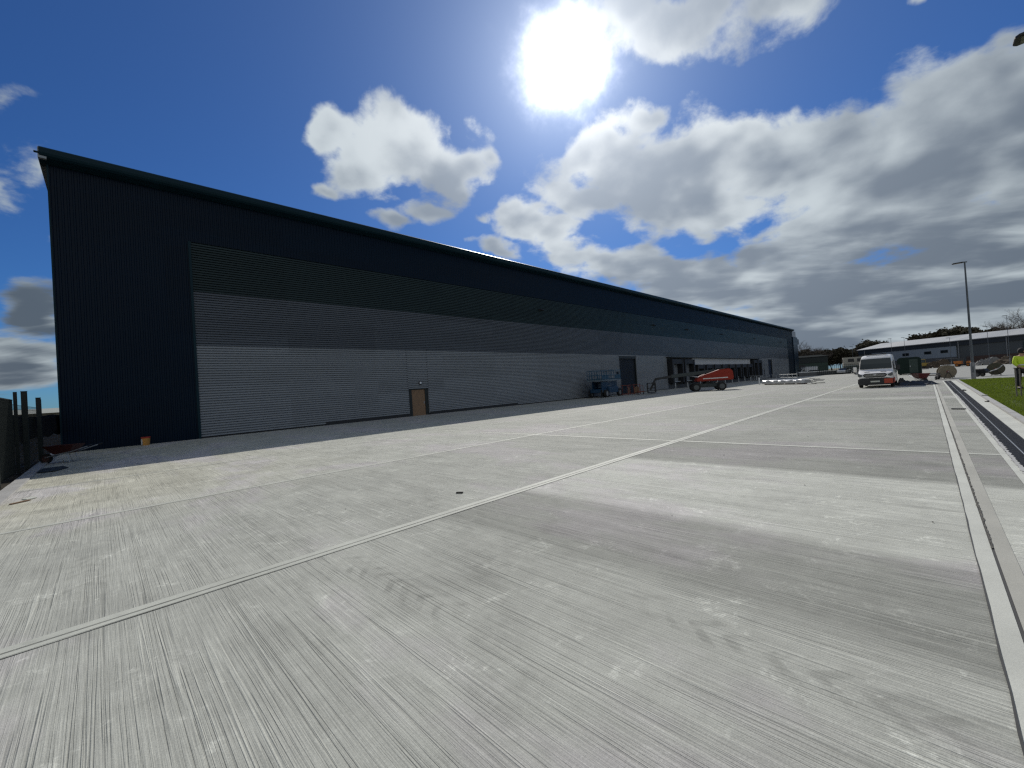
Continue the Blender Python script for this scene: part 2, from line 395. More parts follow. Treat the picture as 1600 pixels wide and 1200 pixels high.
# ------------------------------------------------------------------ ground
def sheet(x0, x1, y0, y1, z): return MB().add([(x0, y0, z), (x1, y0, z), (x1, y1, z), (x0, y1, z)], [(0, 1, 2, 3)])
struct('terrain', sheet(-1200, 1600, -1400, 1500, -.02), soil('rough ground', (.16, .14, .10), (.25, .235, .17), .05))
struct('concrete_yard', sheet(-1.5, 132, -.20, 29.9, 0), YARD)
ye = concrete('service road concrete', .27, (1, 1, .90))
struct('road', sheet(49.8, 215, -90, -.2, -.004), ye)
struct('tarmac', sheet(132, 240, -.2, 110, -.006), soil('tarmac', (.05, .05, .05), (.075, .073, .07), .3))
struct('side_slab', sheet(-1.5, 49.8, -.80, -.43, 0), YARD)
mb = MB()
struct('joint_strip', sheet(-1.5, 110, 4.735, 4.945, .004), TROWEL)
struct('joint_strip', sheet(-1.5, 110, 9.90, 10.02, .004), TROWEL)
struct('joint_strip', sheet(-1.5, 95, 15.33, 15.43, .004), TROWEL)
struct('joint_strip', sheet(10.85, 10.97, -.20, 4.735, .004), TROWEL)
struct('joint_strip', sheet(10.85, 10.97, 4.945, 9.90, .004), TROWEL)
struct('joint_strip', sheet(10.85, 10.97, 10.02, 15.33, .004), TROWEL)
struct('joint_strip', sheet(26.7, 26.78, -.20, 4.735, .004), TROWEL)
struct('joint_strip', sheet(44.2, 44.3, -.20, 4.735, .004), TROWEL)
struct('joint_strip', sheet(10.85, 10.97, -.80, -.43, .004), TROWEL)
def wavy_strip(x0, x1, yc, w0, w1, z, step=.12, jitter=.006):
    a = []; b = []; x = x0
    while x < x1:
        j = random.uniform(-jitter, jitter); wd = random.uniform(w0, w1)
        a.append((x, yc - wd / 2 + j, z)); b.append((x, yc + wd / 2 + j, z)); x += step * (1 + x / 25 if x > 0 else 1)
    n = len(a); return MB().add(a + b, [(i, i + 1, n + i + 1, n + i) for i in range(n - 1)])
struct('joint_seam', wavy_strip(-1.5, 110, 4.832, .007, .011, .008, .3, .001), SEAM)
struct('joint_seam', wavy_strip(-1.5, 49.8, 4.741, .003, .009, .008, .3, .003), SEAM)
struct('joint_seam', wavy_strip(-1.5, 49.8, -.201, .004, .012, .008, .3, .003), SEAM)
struct('joint_strip', sheet(-1.5, 49.8, -.307, -.20, .004), PALE)
struct('joint_strip', sheet(-1.5, 49.8, -.43, -.325, .004), concrete('worn form concrete', .36, (1.02, 1., .87)))
struct('joint_seam', sheet(-1.5, 49.8, -.325, -.307, .001), SEAM)
struct('joint_debris', wavy_strip(5.5, 49.8, -.318, .004, .026, .010, .05, .005), soil('joint dirt', (.12, .115, .105), (.22, .21, .185), 9))
struct('joint_strip', sheet(-1.5, 49.8, -.885, -.80, .004), PALE)
struct('joint_strip', sheet(-1.5, 49.8, -1.575, -1.285, .004), PALE)
# drain
dr = thing('drain_channel', 'dark slotted drain channel running beside the pale concrete strip and kerb', 'drain', (10, -1.08, 0))
IRON = pm('grating iron', (.035, .037, .042), .5, .6, .3)
mb = MB().box(-1.5, 49.8, -1.285, -.885, -.12, -.02); obj('channel_bed', mb, pm('drain silt', (.04, .04, .042), .8, 0, .3), dr, world=True)
mb = MB(); xx = -1.5
while xx < 49.7:
    for (a, b) in ((-1.275, -1.095), (-1.070, -.895)): mb.box(xx, xx + .022, a, b, -.018, .002)
    xx += .05
for y0 in (-1.283, -1.095, -.905): mb.box(-1.5, 49.8, y0, y0 + .012, -.03, .003)
obj('grating', mb, IRON, dr, world=True)
obj('centre_rail', MB().box(-1.5, 49.8, -1.083, -1.071, -.02, .006), pm('galvanised', (.42, .44, .45), .4, .7, .3), dr, world=True)
obj('mortar_edge', wavy_strip(-1.5, 30, -.905, .02, .075, .009, .035, .012), concrete('spilt mortar', .40), dr, world=True)
kb = MB(); xx = -1.5
while xx < 49.7: kb.box(xx, xx + .909, -1.735, -1.58, -.02, .06 + random.uniform(-.002, .002)); xx += .915
struct('kerb', kb, KERBM)
kb = MB(); yy = 6.0
while yy < 29.3: kb.box(-1.77 + random.uniform(-.004, .004), -1.505, yy, yy + .905, -.02, .05); yy += .915
struct('kerb', kb, KERBM)
# grass bank
def bank(x, y):
    t = min(1, max(0, (-1.9 - y) / 3.2)); t = t * t * (3 - 2 * t)
    e = min(1, max(0, (49.5 - x) / 16)); e = e * e * (3 - 2 * e)
    return .045 + .60 * t * e + .02 * math.sin(x * .9 + y) * math.sin(y * 1.3 - x * .4)
gm, t = newmat('grass soil'); n = t.noise(t.c, 3, 6, .7); n2 = t.noise(t.c, .4, 4, .6)
c = t.mix(t.ss(n, .35, .68), (.055, .08, .016), (.095, .12, .028)); c = t.mix(t.ss(n2, .45, .65, 0, .5), c, (.11, .11, .04))
t.put(t.b.inputs['Base Color'], c); t.b.inputs['Roughness'].default_value = .95; bump(t, t.noise(t.c, 40, 5, .7), .05, 1)
xs = [-4 + i * .75 for i in range(73)]; ys = [-1.74 - i * .6 for i in range(50)][::-1]
struct('grass_bank', MB().grid(xs, ys, bank), gm)
gl, t = newmat('grass blade'); n = t.noise(t.c, .7, 4, .6)
t.put(t.b.inputs['Base Color'], t.mix(t.ss(n, .35, .65), (.08, .12, .02), (.15, .18, .04))); t.b.inputs['Roughness'].default_value = .7
t.b.inputs['Specular IOR Level'].default_value = .15
tl = t.n.new('ShaderNodeBsdfTranslucent'); tl.inputs[0].default_value = (.13, .18, .02, 1); ms_ = t.n.new('ShaderNodeMixShader'); ms_.inputs[0].default_value = .5
t.l.new(t.b.outputs[0], ms_.inputs[1]); t.l.new(tl.outputs[0], ms_.inputs[2]); t.l.new(ms_.outputs[0], [q for q in t.n if q.type == 'OUTPUT_MATERIAL'][0].inputs[0])
rg = random.Random(5); vs = []; fs = []
def blades(N, x0, x1, y0, y1, h, wd):
    for i in range(N):
        x = rg.uniform(x0, x1); y = y1 - (y1 - y0) * rg.random() ** 1.5; z = bank(x, y); a = rg.uniform(0, 6.28); hh = h * rg.uniform(.5, 1.3); l = rg.uniform(0, .6) * hh; b2 = rg.uniform(0, 6.28)
        b = len(vs); vs.extend([(x - math.cos(a) * wd, y - math.sin(a) * wd, z - .005), (x + math.cos(a) * wd, y + math.sin(a) * wd, z - .005), (x + l * math.cos(b2), y + l * math.sin(b2), z + hh)])
        fs.append((b, b + 1, b + 2))
blades(42000, 14, 30, -4.5, -1.76, .055, .007); blades(45000, 30, 49.5, -9, -1.76, .065, .013); blades(9000, 4, 16, -3, -1.76, .05, .006)
tag(obj('grass', MB().add(vs, fs), gl), 'short green grass on the bank beside the kerb', 'grass', kind='stuff')
# dark soil beyond the left kerb
struct('soil', sheet(-40, -1.77, -10, 120, -.008), soil('dark soil', (.028, .024, .02), (.07, .06, .045), 1.0))
struct('field', sheet(-300, -40, -60, 700, -.008), soil('pale field', (.16, .17, .07), (.24, .23, .12), .05))

# ------------------------------------------------------------------ warehouse
WH = thing('warehouse', 'long dark navy and grey metal clad distribution warehouse filling the left of the yard', 'warehouse', (76, 45, 0))
def clad(name, col, rough, spec=.5, coat=.0, bumpy=True):
    m, t = newmat(name)
    x, y, z = t.sep(t.c)
    sheetn = t.noise(t.comb(t.m('FLOOR', t.m('DIVIDE', x, 6.1)), 0, t.m('FLOOR', t.m('DIVIDE', z, 1.0))), 7.3, 0)
    n = t.noise(t.comb(t.m('MULTIPLY', x, .3), y, t.m('MULTIPLY', z, 1.2)), 1.5, 5, .6)
    k = t.m('MULTIPLY', t.lin(sheetn, .3, .7, .93, 1.07, False), t.lin(n, .3, .7, .95, 1.05, False))
    t.put(t.b.inputs['Base Color'], t.v('SCALE', t.comb(*col), scale=k))
    t.put(t.b.inputs['Roughness'], t.lin(n, .3, .7, rough - .04, rough + .05))
    t.b.inputs['IOR'].default_value = 1.22; t.b.inputs['Specular IOR Level'].default_value = .5
    return m
C_LIGHT = clad('light grey cladding', (.235, .255, .275), .30, .3)
C_MID = clad('mid grey cladding', (.098, .112, .132), .30, .3)
C_DARK = clad('charcoal cladding', (.026, .042, .046), .30, .2)
C_NAVY = clad('navy cladding', (.0018, .009, .021), .30, .08)
EAVE = clad('navy trim', (.006, .024, .034), .4, .2)
DARKM = pm('black rubber', (.008, .008, .009), .6, 0, .2)
def hrib(mb, x0, x1, z0, z1, pitch=.145, y=29.5, dep=.10):
    z = z0; a = []; n = int(round((z1 - z0) / pitch)); p = (z1 - z0) / n
    for i in range(n):
        for (f, d_) in ((0, 0), (.56, 0), (.60, 1), (.97, 1)): a.append((z0 + (i + f) * p, y + d_ * dep))
    a.append((z1, y))
    vs = [(x, yy, zz) for (zz, yy) in a for x in (x0, x1)]
    mb.add(vs, [(2 * i, 2 * i + 1, 2 * i + 3, 2 * i + 2) for i in range(len(a) - 1)])
    mb.add([(x0, y, z0), (x1, y, z0), (x1, y + .35, z0), (x0, y + .35, z0), (x0, y, z1), (x1, y, z1), (x1, y + .35, z1), (x0, y + .35, z1)], [(0, 1, 2, 3), (4, 5, 6, 7), (0, 3, 7, 4), (1, 2, 6, 5)])
def vrib(mb, x0, x1, z0, z1, pitch=.2, y=29.49, dep=.03):
    n = int(round((x1 - x0) / pitch)); p = (x1 - x0) / n; a = []
    for i in range(n):
        for (f, d_) in ((0, 0), (.3, 0), (.4, 1), (.9, 1)): a.append((x0 + (i + f) * p, y + d_ * dep))
    a.append((x1, y))
    vs = [(x, yy, z) for (x, yy) in a for z in (z0, z1)]
    mb.add(vs, [(2 * i, 2 * i + 1, 2 * i + 3, 2 * i + 2) for i in range(len(a) - 1)])
    mb.add([(x0, y, z0), (x0, y, z1), (x0, y + .36, z1), (x0, y + .36, z0), (x1, y, z0), (x1, y, z1), (x1, y + .36, z1), (x1, y + .36, z0)], [(0, 1, 2, 3), (4, 5, 6, 7)])
obj('wall', MB().box(-1.38, 155, 29.86, 92, -.1, 14.3), C_NAVY, WH, world=True)
A0, A1, A2 = 5.37, 8.50, 11.36
mb = MB()
for (x0, x1, z0, z1) in ((3.95, 17.6, .10, A0), (17.6, 19.5, 2.22, A0), (19.5, 50.2, .10, A0), (50.2, 54.9, 5.22, A0), (54.9, 64.8, .10, A0), (64.8, 116.4, 5.12, A0), (116.4, 120.2, .10, A0), (120.2, 121.5, 2.5, A0), (121.5, 125, .10, A0), (125, 129, 5.12, A0), (129, 148.2, .10, A0)):
    hrib(mb, x0, x1, z0, z1, .145 if z1 - z0 > .5 else z1 - z0)
lc = obj('cladding', mb, C_LIGHT, WH, world=True); lc['label'] = 'light grey lower cladding band'
mb = MB(); hrib(mb, 3.95, 148.2, A0, A1, y=29.503); o = obj('cladding', mb, C_MID, WH, world=True); o['label'] = 'mid grey middle cladding band'
mb = MB(); hrib(mb, 3.95, 148.2, A1, A2, y=29.506); o = obj('cladding', mb, C_DARK, WH, world=True); o['label'] = 'charcoal upper cladding band'
mb = MB(); vrib(mb, -1.38, 3.95, 0, 14.3); vrib(mb, 3.95, 148.2, A2, 14.3); vrib(mb, 148.2, 155, 0, 14.3)
o = obj('cladding', mb, C_NAVY, WH, world=True); o['label'] = 'navy vertical cladding round the grey bands'
for x0, x1, zt in ((3.95, 11, .10), (11, 17.6, .22), (19.5, 30, .22), (30, 50.2, .10), (54.9, 64.8, .10), (116.4, 120.2, .10), (121.5, 125, .10), (129, 148.2, .10)):
    obj('plinth', MB().box(x0, x1, 29.56 if zt < .2 else 29.47, 29.8 if zt < .2 else 29.495, -.02, zt), pm('plinth', (.02, .022, .025), .7, 0, .3), WH, world=True)
for bx_ in ((3.90, 4.02, 29.46, 29.52, 0, 11.36), (148.1, 148.3, 29.46, 29.52, 0, 11.36), (-1.42, -1.36, 29.44, 29.9, 0, 14.2)): obj('corner_trim', MB().box(*bx_), EAVE, WH, world=True)
prof = [(29.8, 14.0), (29.42, 14.0), (29.0, 14.12), (28.90, 14.2), (28.86, 14.3), (28.86, 14.52), (28.93, 14.58), (29.3, 14.62), (29.8, 14.66)]
obj('eaves', MB().prism(prof, 'x', -1.62, 155.3), EAVE, WH, world=True)
SOF = pm('pale soffit', (.30, .33, .35), .5, 0, .2)
obj('verge', MB().add([(-1.66, 28.95, 14.05), (-1.38, 28.95, 14.05), (-1.38, 60, 16.7), (-1.66, 60, 16.7), (-1.66, 28.95, 14.55), (-1.38, 28.95, 14.55), (-1.38, 60, 17.2), (-1.66, 60, 17.2)], [(0, 1, 2, 3), (4, 5, 6, 7), (0, 3, 7, 4), (0, 4, 5, 1)]), SOF, WH, world=True)
obj('roof', MB().add([(-1.6, 29.3, 14.63), (155.3, 29.3, 14.63), (155.3, 60, 17.3), (-1.6, 60, 17.3), (155.3, 92, 14.6), (-1.6, 92, 14.6), (-1.38, 29.9, 14.2), (-1.38, 60, 14.2), (-1.38, 92, 14.2)], [(0, 1, 2, 3), (3, 2, 4, 5), (6, 7, 3), (7, 8, 5, 3)]), pm('roof sheet', (.25, .27, .29), .4, .2, .2), WH, world=True)
obj('gutter_outlet', MB().tube([(-1.78, 28.95, 14.28), (-1.6, 28.95, 14.28)], .05), EAVE, WH, world=True)
# personnel door
PLY = pm('plywood', (.24, .15, .085), .7, 0, .35)
dp = obj('door', MB().box(17.95, 19.18, 29.66, 29.72, .0, 2.12), PLY, WH, world=True)
FR = pm('dark frame', (.010, .016, .016), .5, 0, .2)
f = obj('frame', MB().box(17.62, 17.94, 29.62, 29.80, -.02, 2.2).box(19.19, 19.49, 29.62, 29.80, -.02, 2.2).box(17.94, 19.19, 29.62, 29.80, 2.13, 2.2), FR, WH, world=True)
obj('handle', MB().box(19.05, 19.10, 29.63, 29.66, .95, 1.15), pm('galvanised', (.42, .44, .45), .4, .7, .3), WH, world=True)
WLH = pm('light body', (.02, .02, .022), .5, 0, .1)
lb = obj('door_light', MB().tube([(18.72, 29.44, 2.66), (18.72, 29.52, 2.66)], .16, 14), WLH, WH, world=True)
obj('lens', MB().ball((18.72, 29.43, 2.66), (.10, .05, .10)), pm('frosted lens', (.65, .68, .7), .3, 0, .0), WH, world=True)
for lx in (34.5, 61, 73.6, 91, 114.2, 140):
    obj('wall_light', MB().prism([(29.5, 10.22), (29.22, 10.16), (29.16, 10.08), (29.5, 10.0)], 'x', lx - .3, lx + .3), WLH, WH, world=True)
# roller doors
def roller(x0, x1, z1, col):
    m = pm('roller %s' % str(col), col, .45, .2, .2)
    mb = MB(); n = int(z1 / .12)
    for i in range(n):
        z = i * z1 / n; h = z1 / n
        mb.add([(x0, 29.74, z), (x1, 29.74, z), (x0, 29.70, z + h * .35), (x1, 29.70, z + h * .35), (x0, 29.70, z + h * .65), (x1, 29.70, z + h * .65), (x0, 29.74, z + h), (x1, 29.74, z + h)], [(0, 1, 3, 2), (2, 3, 5, 4), (4, 5, 7, 6)])
    o = obj('roller_door', mb, m, WH, world=True)
    obj('door_guide', MB().box(x0 + .0, x0 + .14, 29.58, 29.69, 0, z1).box(x1 - .14, x1, 29.58, 29.69, 0, z1).box(x0 + .14, x1 - .14, 29.56, 29.69, z1 - .35, z1), FR, WH, world=True)
roller(50.2, 54.9, 5.22, (.012, .016, .022))
roller(125, 129, 5.12, (.008, .012, .02))
obj('door', MB().box(120.25, 121.45, 29.64, 29.70, 0, 2.45), pm('navy door', (.01, .016, .028), .4, 0, .2), WH, world=True)
# loading docks
FAS = clad('pale fascia', (.46, .47, .48), .4, .4)
obj('dock_fascia', MB().box(75.3, 109.2, 29.50, 29.8, 3.88, 5.06), FAS, WH, world=True)
obj('dock_canopy', MB().box(64.6, 116.6, 28.9, 29.78, 5.07, 5.20), FR, WH, world=True)
obj('dock_wall', MB().box(64.8, 116.4, 29.80, 29.85, 0, 5.1), pm('dock wall', (.05, .055, .06), .6, 0, .3), WH, world=True)
GREYD = pm('dock door grey', (.17, .185, .20), .45, 0, .2)
PADM = pm('dock pad', (.006, .007, .009), .55, 0, .2)
GALV = pm('galvanised', (.42, .44, .45), .4, .7, .3)
def dock(x0, wd, ztop, proj=.75):
    sh = obj('dock_shelter', MB().box(x0, x0 + .45, 29.5 - proj, 29.78, .9, ztop).box(x0 + wd - .45, x0 + wd, 29.5 - proj, 29.78, .9, ztop).box(x0 + .45, x0 + wd - .45, 29.5 - proj + .05, 29.78, ztop - .75, ztop), PADM, WH, .02, world=True)
    mb = MB(); n = 5; zt = ztop - .75
    for i in range(n): mb.box(x0 + .46, x0 + wd - .46, 29.66, 29.72, 1.2 + (zt - 1.2) * i / n + .01, 1.2 + (zt - 1.2) * (i + 1) / n - .01)
    obj('dock_door', mb, GREYD if ztop > 4.5 else pm('dock door dark', (.03, .034, .04), .45, 0, .2), WH, world=True)
    for xb in (x0 + .3, x0 + wd - .55): obj('dock_bumper', MB().box(xb, xb + .25, 29.1, 29.5, .65, 1.15), DARKM, WH, .02, world=True)
    obj('dock_leveller', MB().box(x0 + .6, x0 + wd - .6, 29.2, 29.64, 1.05, 1.19), GALV, WH, world=True)
    obj('guide_post', MB().tube([(x0 - .05, 28.5, 0), (x0 - .05, 28.5, .9)], .08), GALV, WH, world=True)
dock(65.2, 4.3, 4.75); dock(70.0, 4.3, 4.75)
for i in range(8): dock(75.6 + i * 4.2, 3.3, 3.86)
dock(109.6, 3.2, 4.8); dock(113.1, 3.1, 4.8)
# corner pod at the far end
obj('office_block', MB().box(155, 161, 29.3, 44, 0, 12.3), C_NAVY, WH, world=True)
obj('rooftop_screen', MB().box(155.05, 160.6, 29.6, 42, 12.3, 14.2), clad('pale screen', (.34, .36, .38), .5), WH, world=True)
obj('canopy', MB().box(161, 164.8, 29.6, 36, 10.2, 11.9), clad('grey canopy', (.12, .13, .14), .5), WH, .05, world=True)

# ------------------------------------------------------------------ shared paints
RUB = pm('tyre rubber', (.012, .012, .012), .8, 0, .3)
STEEL = GALV
BLK = pm('black paint', (.008, .009, .010), .45, 0, .2)
def wheel(parent, c, r, wd, axis='y', rim=(.35, .36, .37), name='wheel'):
    """tyre (rounded shoulders) with a dished rim as its sub-part"""
    A = Vector((0, 1, 0)) if axis == 'y' else Vector((1, 0, 0)); c = Vector(c)
    prof = [(-.5, .62), (-.5, .88), (-.38, .98), (0, 1.0), (.38, .98), (.5, .88), (.5, .62)]
    n = 24; vs = []; fs = []
    for k in range(n):
        a = 2 * math.pi * k / n
        rv = Vector((math.cos(a), 0, math.sin(a))) if axis == 'y' else Vector((0, math.cos(a), math.sin(a)))
        for (t, q) in prof: vs.append(c + A * t * wd + rv * q * r)
    m = len(prof)
    for k in range(n):
        for j in range(m):
            a = k * m + j; b = k * m + (j + 1) % m; k2 = (k + 1) % n
            fs.append((a, b, k2 * m + (j + 1) % m, k2 * m + j))
    w_ = obj(name, MB().add(vs, fs, True), RUB, parent)
    mb = MB(); mb.tube([c - A * wd * .42, c - A * wd * .25, c + A * wd * .25, c + A * wd * .42], [r * .62, r * .5, r * .5, r * .62], 16)
    mb.tube([c - A * wd * .45, c + A * wd * .45], r * .16, 10)
    obj('rim', mb, pm('rim %.2f' % rim[0], rim, .4, .5, .3), w_)
    return w_

# ------------------------------------------------------------------ white van
def make_van():
    v = thing('van', 'white high roof panel van facing the camera with an orange panel low on its side', 'van', (40.9, 2.80, 0))
    WHT = pm('white van paint', (.82, .80, .76), .25, 0, .10, coat=.4)
    sec = [  # x, half width, bottom, belt, top
        (0.00, .80, .42, .70, .92), (.05, .90, .36, .72, 1.00), (.25, .98, .32, .85, 1.10), (.70, 1.01, .30, .95, 1.24), (1.00, 1.02, .30, 1.10, 1.36),
        (1.30, 1.02, .30, 1.22, 1.76), (1.62, 1.02, .30, 1.25, 2.16), (1.80, 1.02, .30, 1.25, 2.32), (2.05, 1.02, .30, 1.25, 2.43), (2.5, 1.02, .30, 1.25, 2.48), (4.9, 1.02, .30, 1.25, 2.50), (5.35, 1.0, .32, 1.25, 2.46), (5.45, .97, .36, 1.25, 2.38)]
    vs = []; N = 0
    for (x, hw, zb, zm, zt) in sec:
        hs = max(0, zt - 1.25); tw = hw - .13 * min(1, hs / 1.2)
        r = min(.16, (zt - zm) * .45)
        half = [(hw * .55, zb), (hw * .93, zb + .01), (hw, zb + .10), (hw, (zb + zm) / 2), (hw - .01, zm), (hw - .01 - (hw - tw) * .5, (zm + zt - r) / 2), (tw + .0, zt - r), (tw - r * .3, zt - r * .3), (tw - r, zt - .01), (tw * .5, zt + .01)]
        ring = [(y, z) for y, z in half] + [(0, zt + .015)] + [(-y, z) for y, z in reversed(half)] + [(0, zb)]
        N = len(ring); vs += [(x, y, z) for y, z in ring]
    fs = []
    for i in range(len(sec) - 1):
        for j in range(N):
            a = i * N + j; b = i * N + (j + 1) % N
            fs.append((a, b, b + N, a + N))
    fs += [tuple(reversed(range(N))), tuple(range((len(sec) - 1) * N, len(sec) * N))]
    mb = MB().add(vs, fs, True)
    obj('body', mb, WHT, v)
    G = glass()
    # windscreen follows the raked front
    mb = MB()
    for (xa, za, ya, xb, zb, yb) in ((1.02, 1.40, .93, 1.30, 1.77, .90), (1.30, 1.77, .90, 1.62, 2.17, .86)):
        o = .018
        mb.add([(xa - o, -ya, za + o), (xa - o, ya, za + o), (xb - o, yb, zb + o), (xb - o, -yb, zb + o)], [(0, 1, 2, 3)])
    obj('windscreen', mb, G, v)
    for y, s_ in ((-1, -1), (1, 1)):
        mb = MB().prism([(1.12, 1.32), (1.62, 1.98), (2.25, 1.98), (2.25, 1.30)], 'y', s_ * 1.0, s_ * 1.012); obj('side_window', mb, G, v)
    BK = pm('bumper plastic', (.02, .021, .023), .6, 0, .2)
    obj('bumper', MB().prism([(-1.0, .30), (-.98, .68), (-.70, .74), (.70, .74), (.98, .68), (1.0, .30), (.8, .22), (-.8, .22)], 'x', -.07, .22), BK, v, .04)
    gr = obj('grille', MB().prism([(-.62, .84), (-.68, .96), (-.58, 1.08), (.58, 1.08), (.68, .96), (.62, .84), (.5, .78), (-.5, .78)], 'x', -.045, .1), BLK, v, .02)
    obj('grille_bars', MB().box(-.055, -.045, -.55, .55, .87, .885).box(-.055, -.045, -.6, .6, .93, .945).box(-.055, -.045, -.55, .55, .99, 1.005), pm('chrome', (.5, .5, .5), .2, .9, 0), gr)
    obj('badge', MB().ball((-.06, 0, .95), (.012, .10, .045)), pm('chrome', (.5, .5, .5), .2, .9, 0), gr)
    for s_ in (-1, 1):
        hl = obj('headlight', MB().prism([(s_ * .70, .86), (s_ * .72, .98), (s_ * .95, 1.12), (s_ * .99, 1.10), (s_ * .985, .90), (s_ * .9, .84)], 'x', -.0, .2), pm('headlight glass', (.10, .11, .12), .12, .2, 0), v, .015)
        mi = obj('mirror', MB().box(1.25, 1.42, min(s_ * 1.13, s_ * 1.36), max(s_ * 1.13, s_ * 1.36), 1.22, 1.62), BK if s_ < 0 else WHT, v, .05)
        obj('mirror_arm', MB().beam((1.35, s_ * .99, 1.32), (1.35, s_ * 1.2, 1.36), .05), BK, mi)
    obj('number_plate', MB().box(-.085, -.07, -.26, .26, .42, .53), pm('plate white', (.55, .56, .5), .4, 0, .1), v)
    for y in (-.62, .30): obj('bonnet_vent', MB().box(.45, .62, y, y + .32, 1.185, 1.20), BLK, v)
    for x in (.95, 4.65):
        for y in (-.90, .90): wheel(v, (x, y, .34), .34, .22)
    for x in (.95, 4.65):
        for s_ in (-1, 1):
            obj('wheel_arch', MB().prism([(x + .42 * math.cos(a), .34 + .42 * math.sin(a)) for a in [math.pi * k / 10 for k in range(11)]], 'y', s_ * .90, s_ * 1.024), BLK, v)
    o = obj('livery_panel', MB().box(.10, 1.9, -1.032, -1.018, .34, .70).box(-.075, -.07, -.98, -.50, .32, .66), pm('orange vinyl', (.42, .045, .012), .4, 0, .15), v)
    obj('side_stripe', MB().box(2.5, 5.2, -1.03, -1.018, 1.0, 1.35), pm('grey vinyl', (.14, .17, .15), .4, 0, .15), v)
    obj('beacon_bar', MB().box(2.1, 2.35, -.62, .62, 2.49, 2.56), BLK, v, .02)
    obj('cab_interior', MB().box(1.5, 1.6, -.7, .7, 1.2, 1.7), BLK, v)
    return v
make_van()

# ------------------------------------------------------------------ boom lift
def make_boom():
    b = thing('boom_lift', 'orange red telescopic boom lift with its dark arm lowered towards the warehouse', 'boom lift', (50.2, 18.2, 0), rad(120))
    RED = pm('lift red', (.25, .020, .008), .5, 0, .35, spec=.25); GRN = pm('chassis grey', (.018, .028, .028), .5, 0, .3)
    # chassis along local x, wheels at the corners
    obj('chassis', MB().prism([(-1.5, .42), (-1.6, .62), (-1.3, .86), (1.3, .86), (1.6, .62), (1.5, .42)], 'y', -.75, .75), GRN, b, .04)
    obj('slew_ring', MB().tube([(0, 0, .84), (0, 0, 1.06)], .48, 20), BLK, b)
    for x in (-1.35, 1.35):
        for y in (-1.02, 1.02): wheel(b, (x, y, .46), .46, .36, rim=(.10, .11, .11))
        obj('axle', MB().beam((x, -.9, .46), (x, .9, .46), .18), BLK, b)
    obj('turret', MB().prism([(-2.5, 1.12), (-2.62, 1.30), (-2.55, 2.15), (-2.2, 2.42), (-1.2, 2.36), (.4, 1.86), (1.2, 1.52), (1.3, 1.12)], 'y', -1.1, -.28), RED, b, .07, seg=2)
    obj('engine_cover', MB().prism([(-2.5, 1.12), (-2.62, 1.30), (-2.55, 2.15), (-2.2, 2.42), (-1.2, 2.36), (.4, 1.86), (1.2, 1.52), (1.3, 1.12)], 'y', .28, 1.1), RED, b, .07, seg=2)
    obj('counterweight', MB().box(-2.45, -1.7, -.28, .28, 1.12, 2.1), pm('counterweight', (.05, .05, .05), .6, 0, .3), b, .04)
    for s_ in (-1, 1):
        obj('cover_stripe', MB().box(-2.0, .6, min(s_ * 1.10, s_ * 1.112), max(s_ * 1.10, s_ * 1.112), 1.36, 1.46), pm('stripe white', (.6, .6, .58), .4, 0, .1), b)
    arm = obj('boom', MB().beam((-2.0, 0, 2.30), (3.9, 0, 1.92), .34, .42), pm('boom dark', (.020, .032, .032), .4, 0, .3), b, .03)
    obj('inner_boom', MB().beam((3.7, 0, 1.93), (5.7, 0, 1.72), .22, .28), BLK, arm, .02)
    obj('lift_cylinder', MB().tube([(-.2, 0, 1.25), (1.9, 0, 1.9)], .08), STEEL, b)
    j = obj('jib', MB().beam((5.65, 0, 1.78), (6.35, 0, .45), .16, .22), BLK, b)
    bk = obj('basket', MB().box(5.75, 6.65, -1.1, 1.1, .14, .2), BLK, b)
    mb = MB()
    for x in (5.75, 6.65):
        for y in (-1.1, -.35, .35, 1.1): mb.beam((x, y, .2), (x, y, 1.28), .045)
    for z in (.7, 1.28):
        mb.beam((5.75, -1.1, z), (6.65, -1.1, z), .045).beam((5.75, 1.1, z), (6.65, 1.1, z), .045).beam((5.75, -1.1, z), (5.75, 1.1, z), .045).beam((6.65, -1.1, z), (6.65, 1.1, z), .045)
    obj('basket_rails', mb, BLK, bk)
    obj('control_box', MB().box(5.8, 6.0, -.4, .4, 1.0, 1.4), BLK, bk, .03)
make_boom()

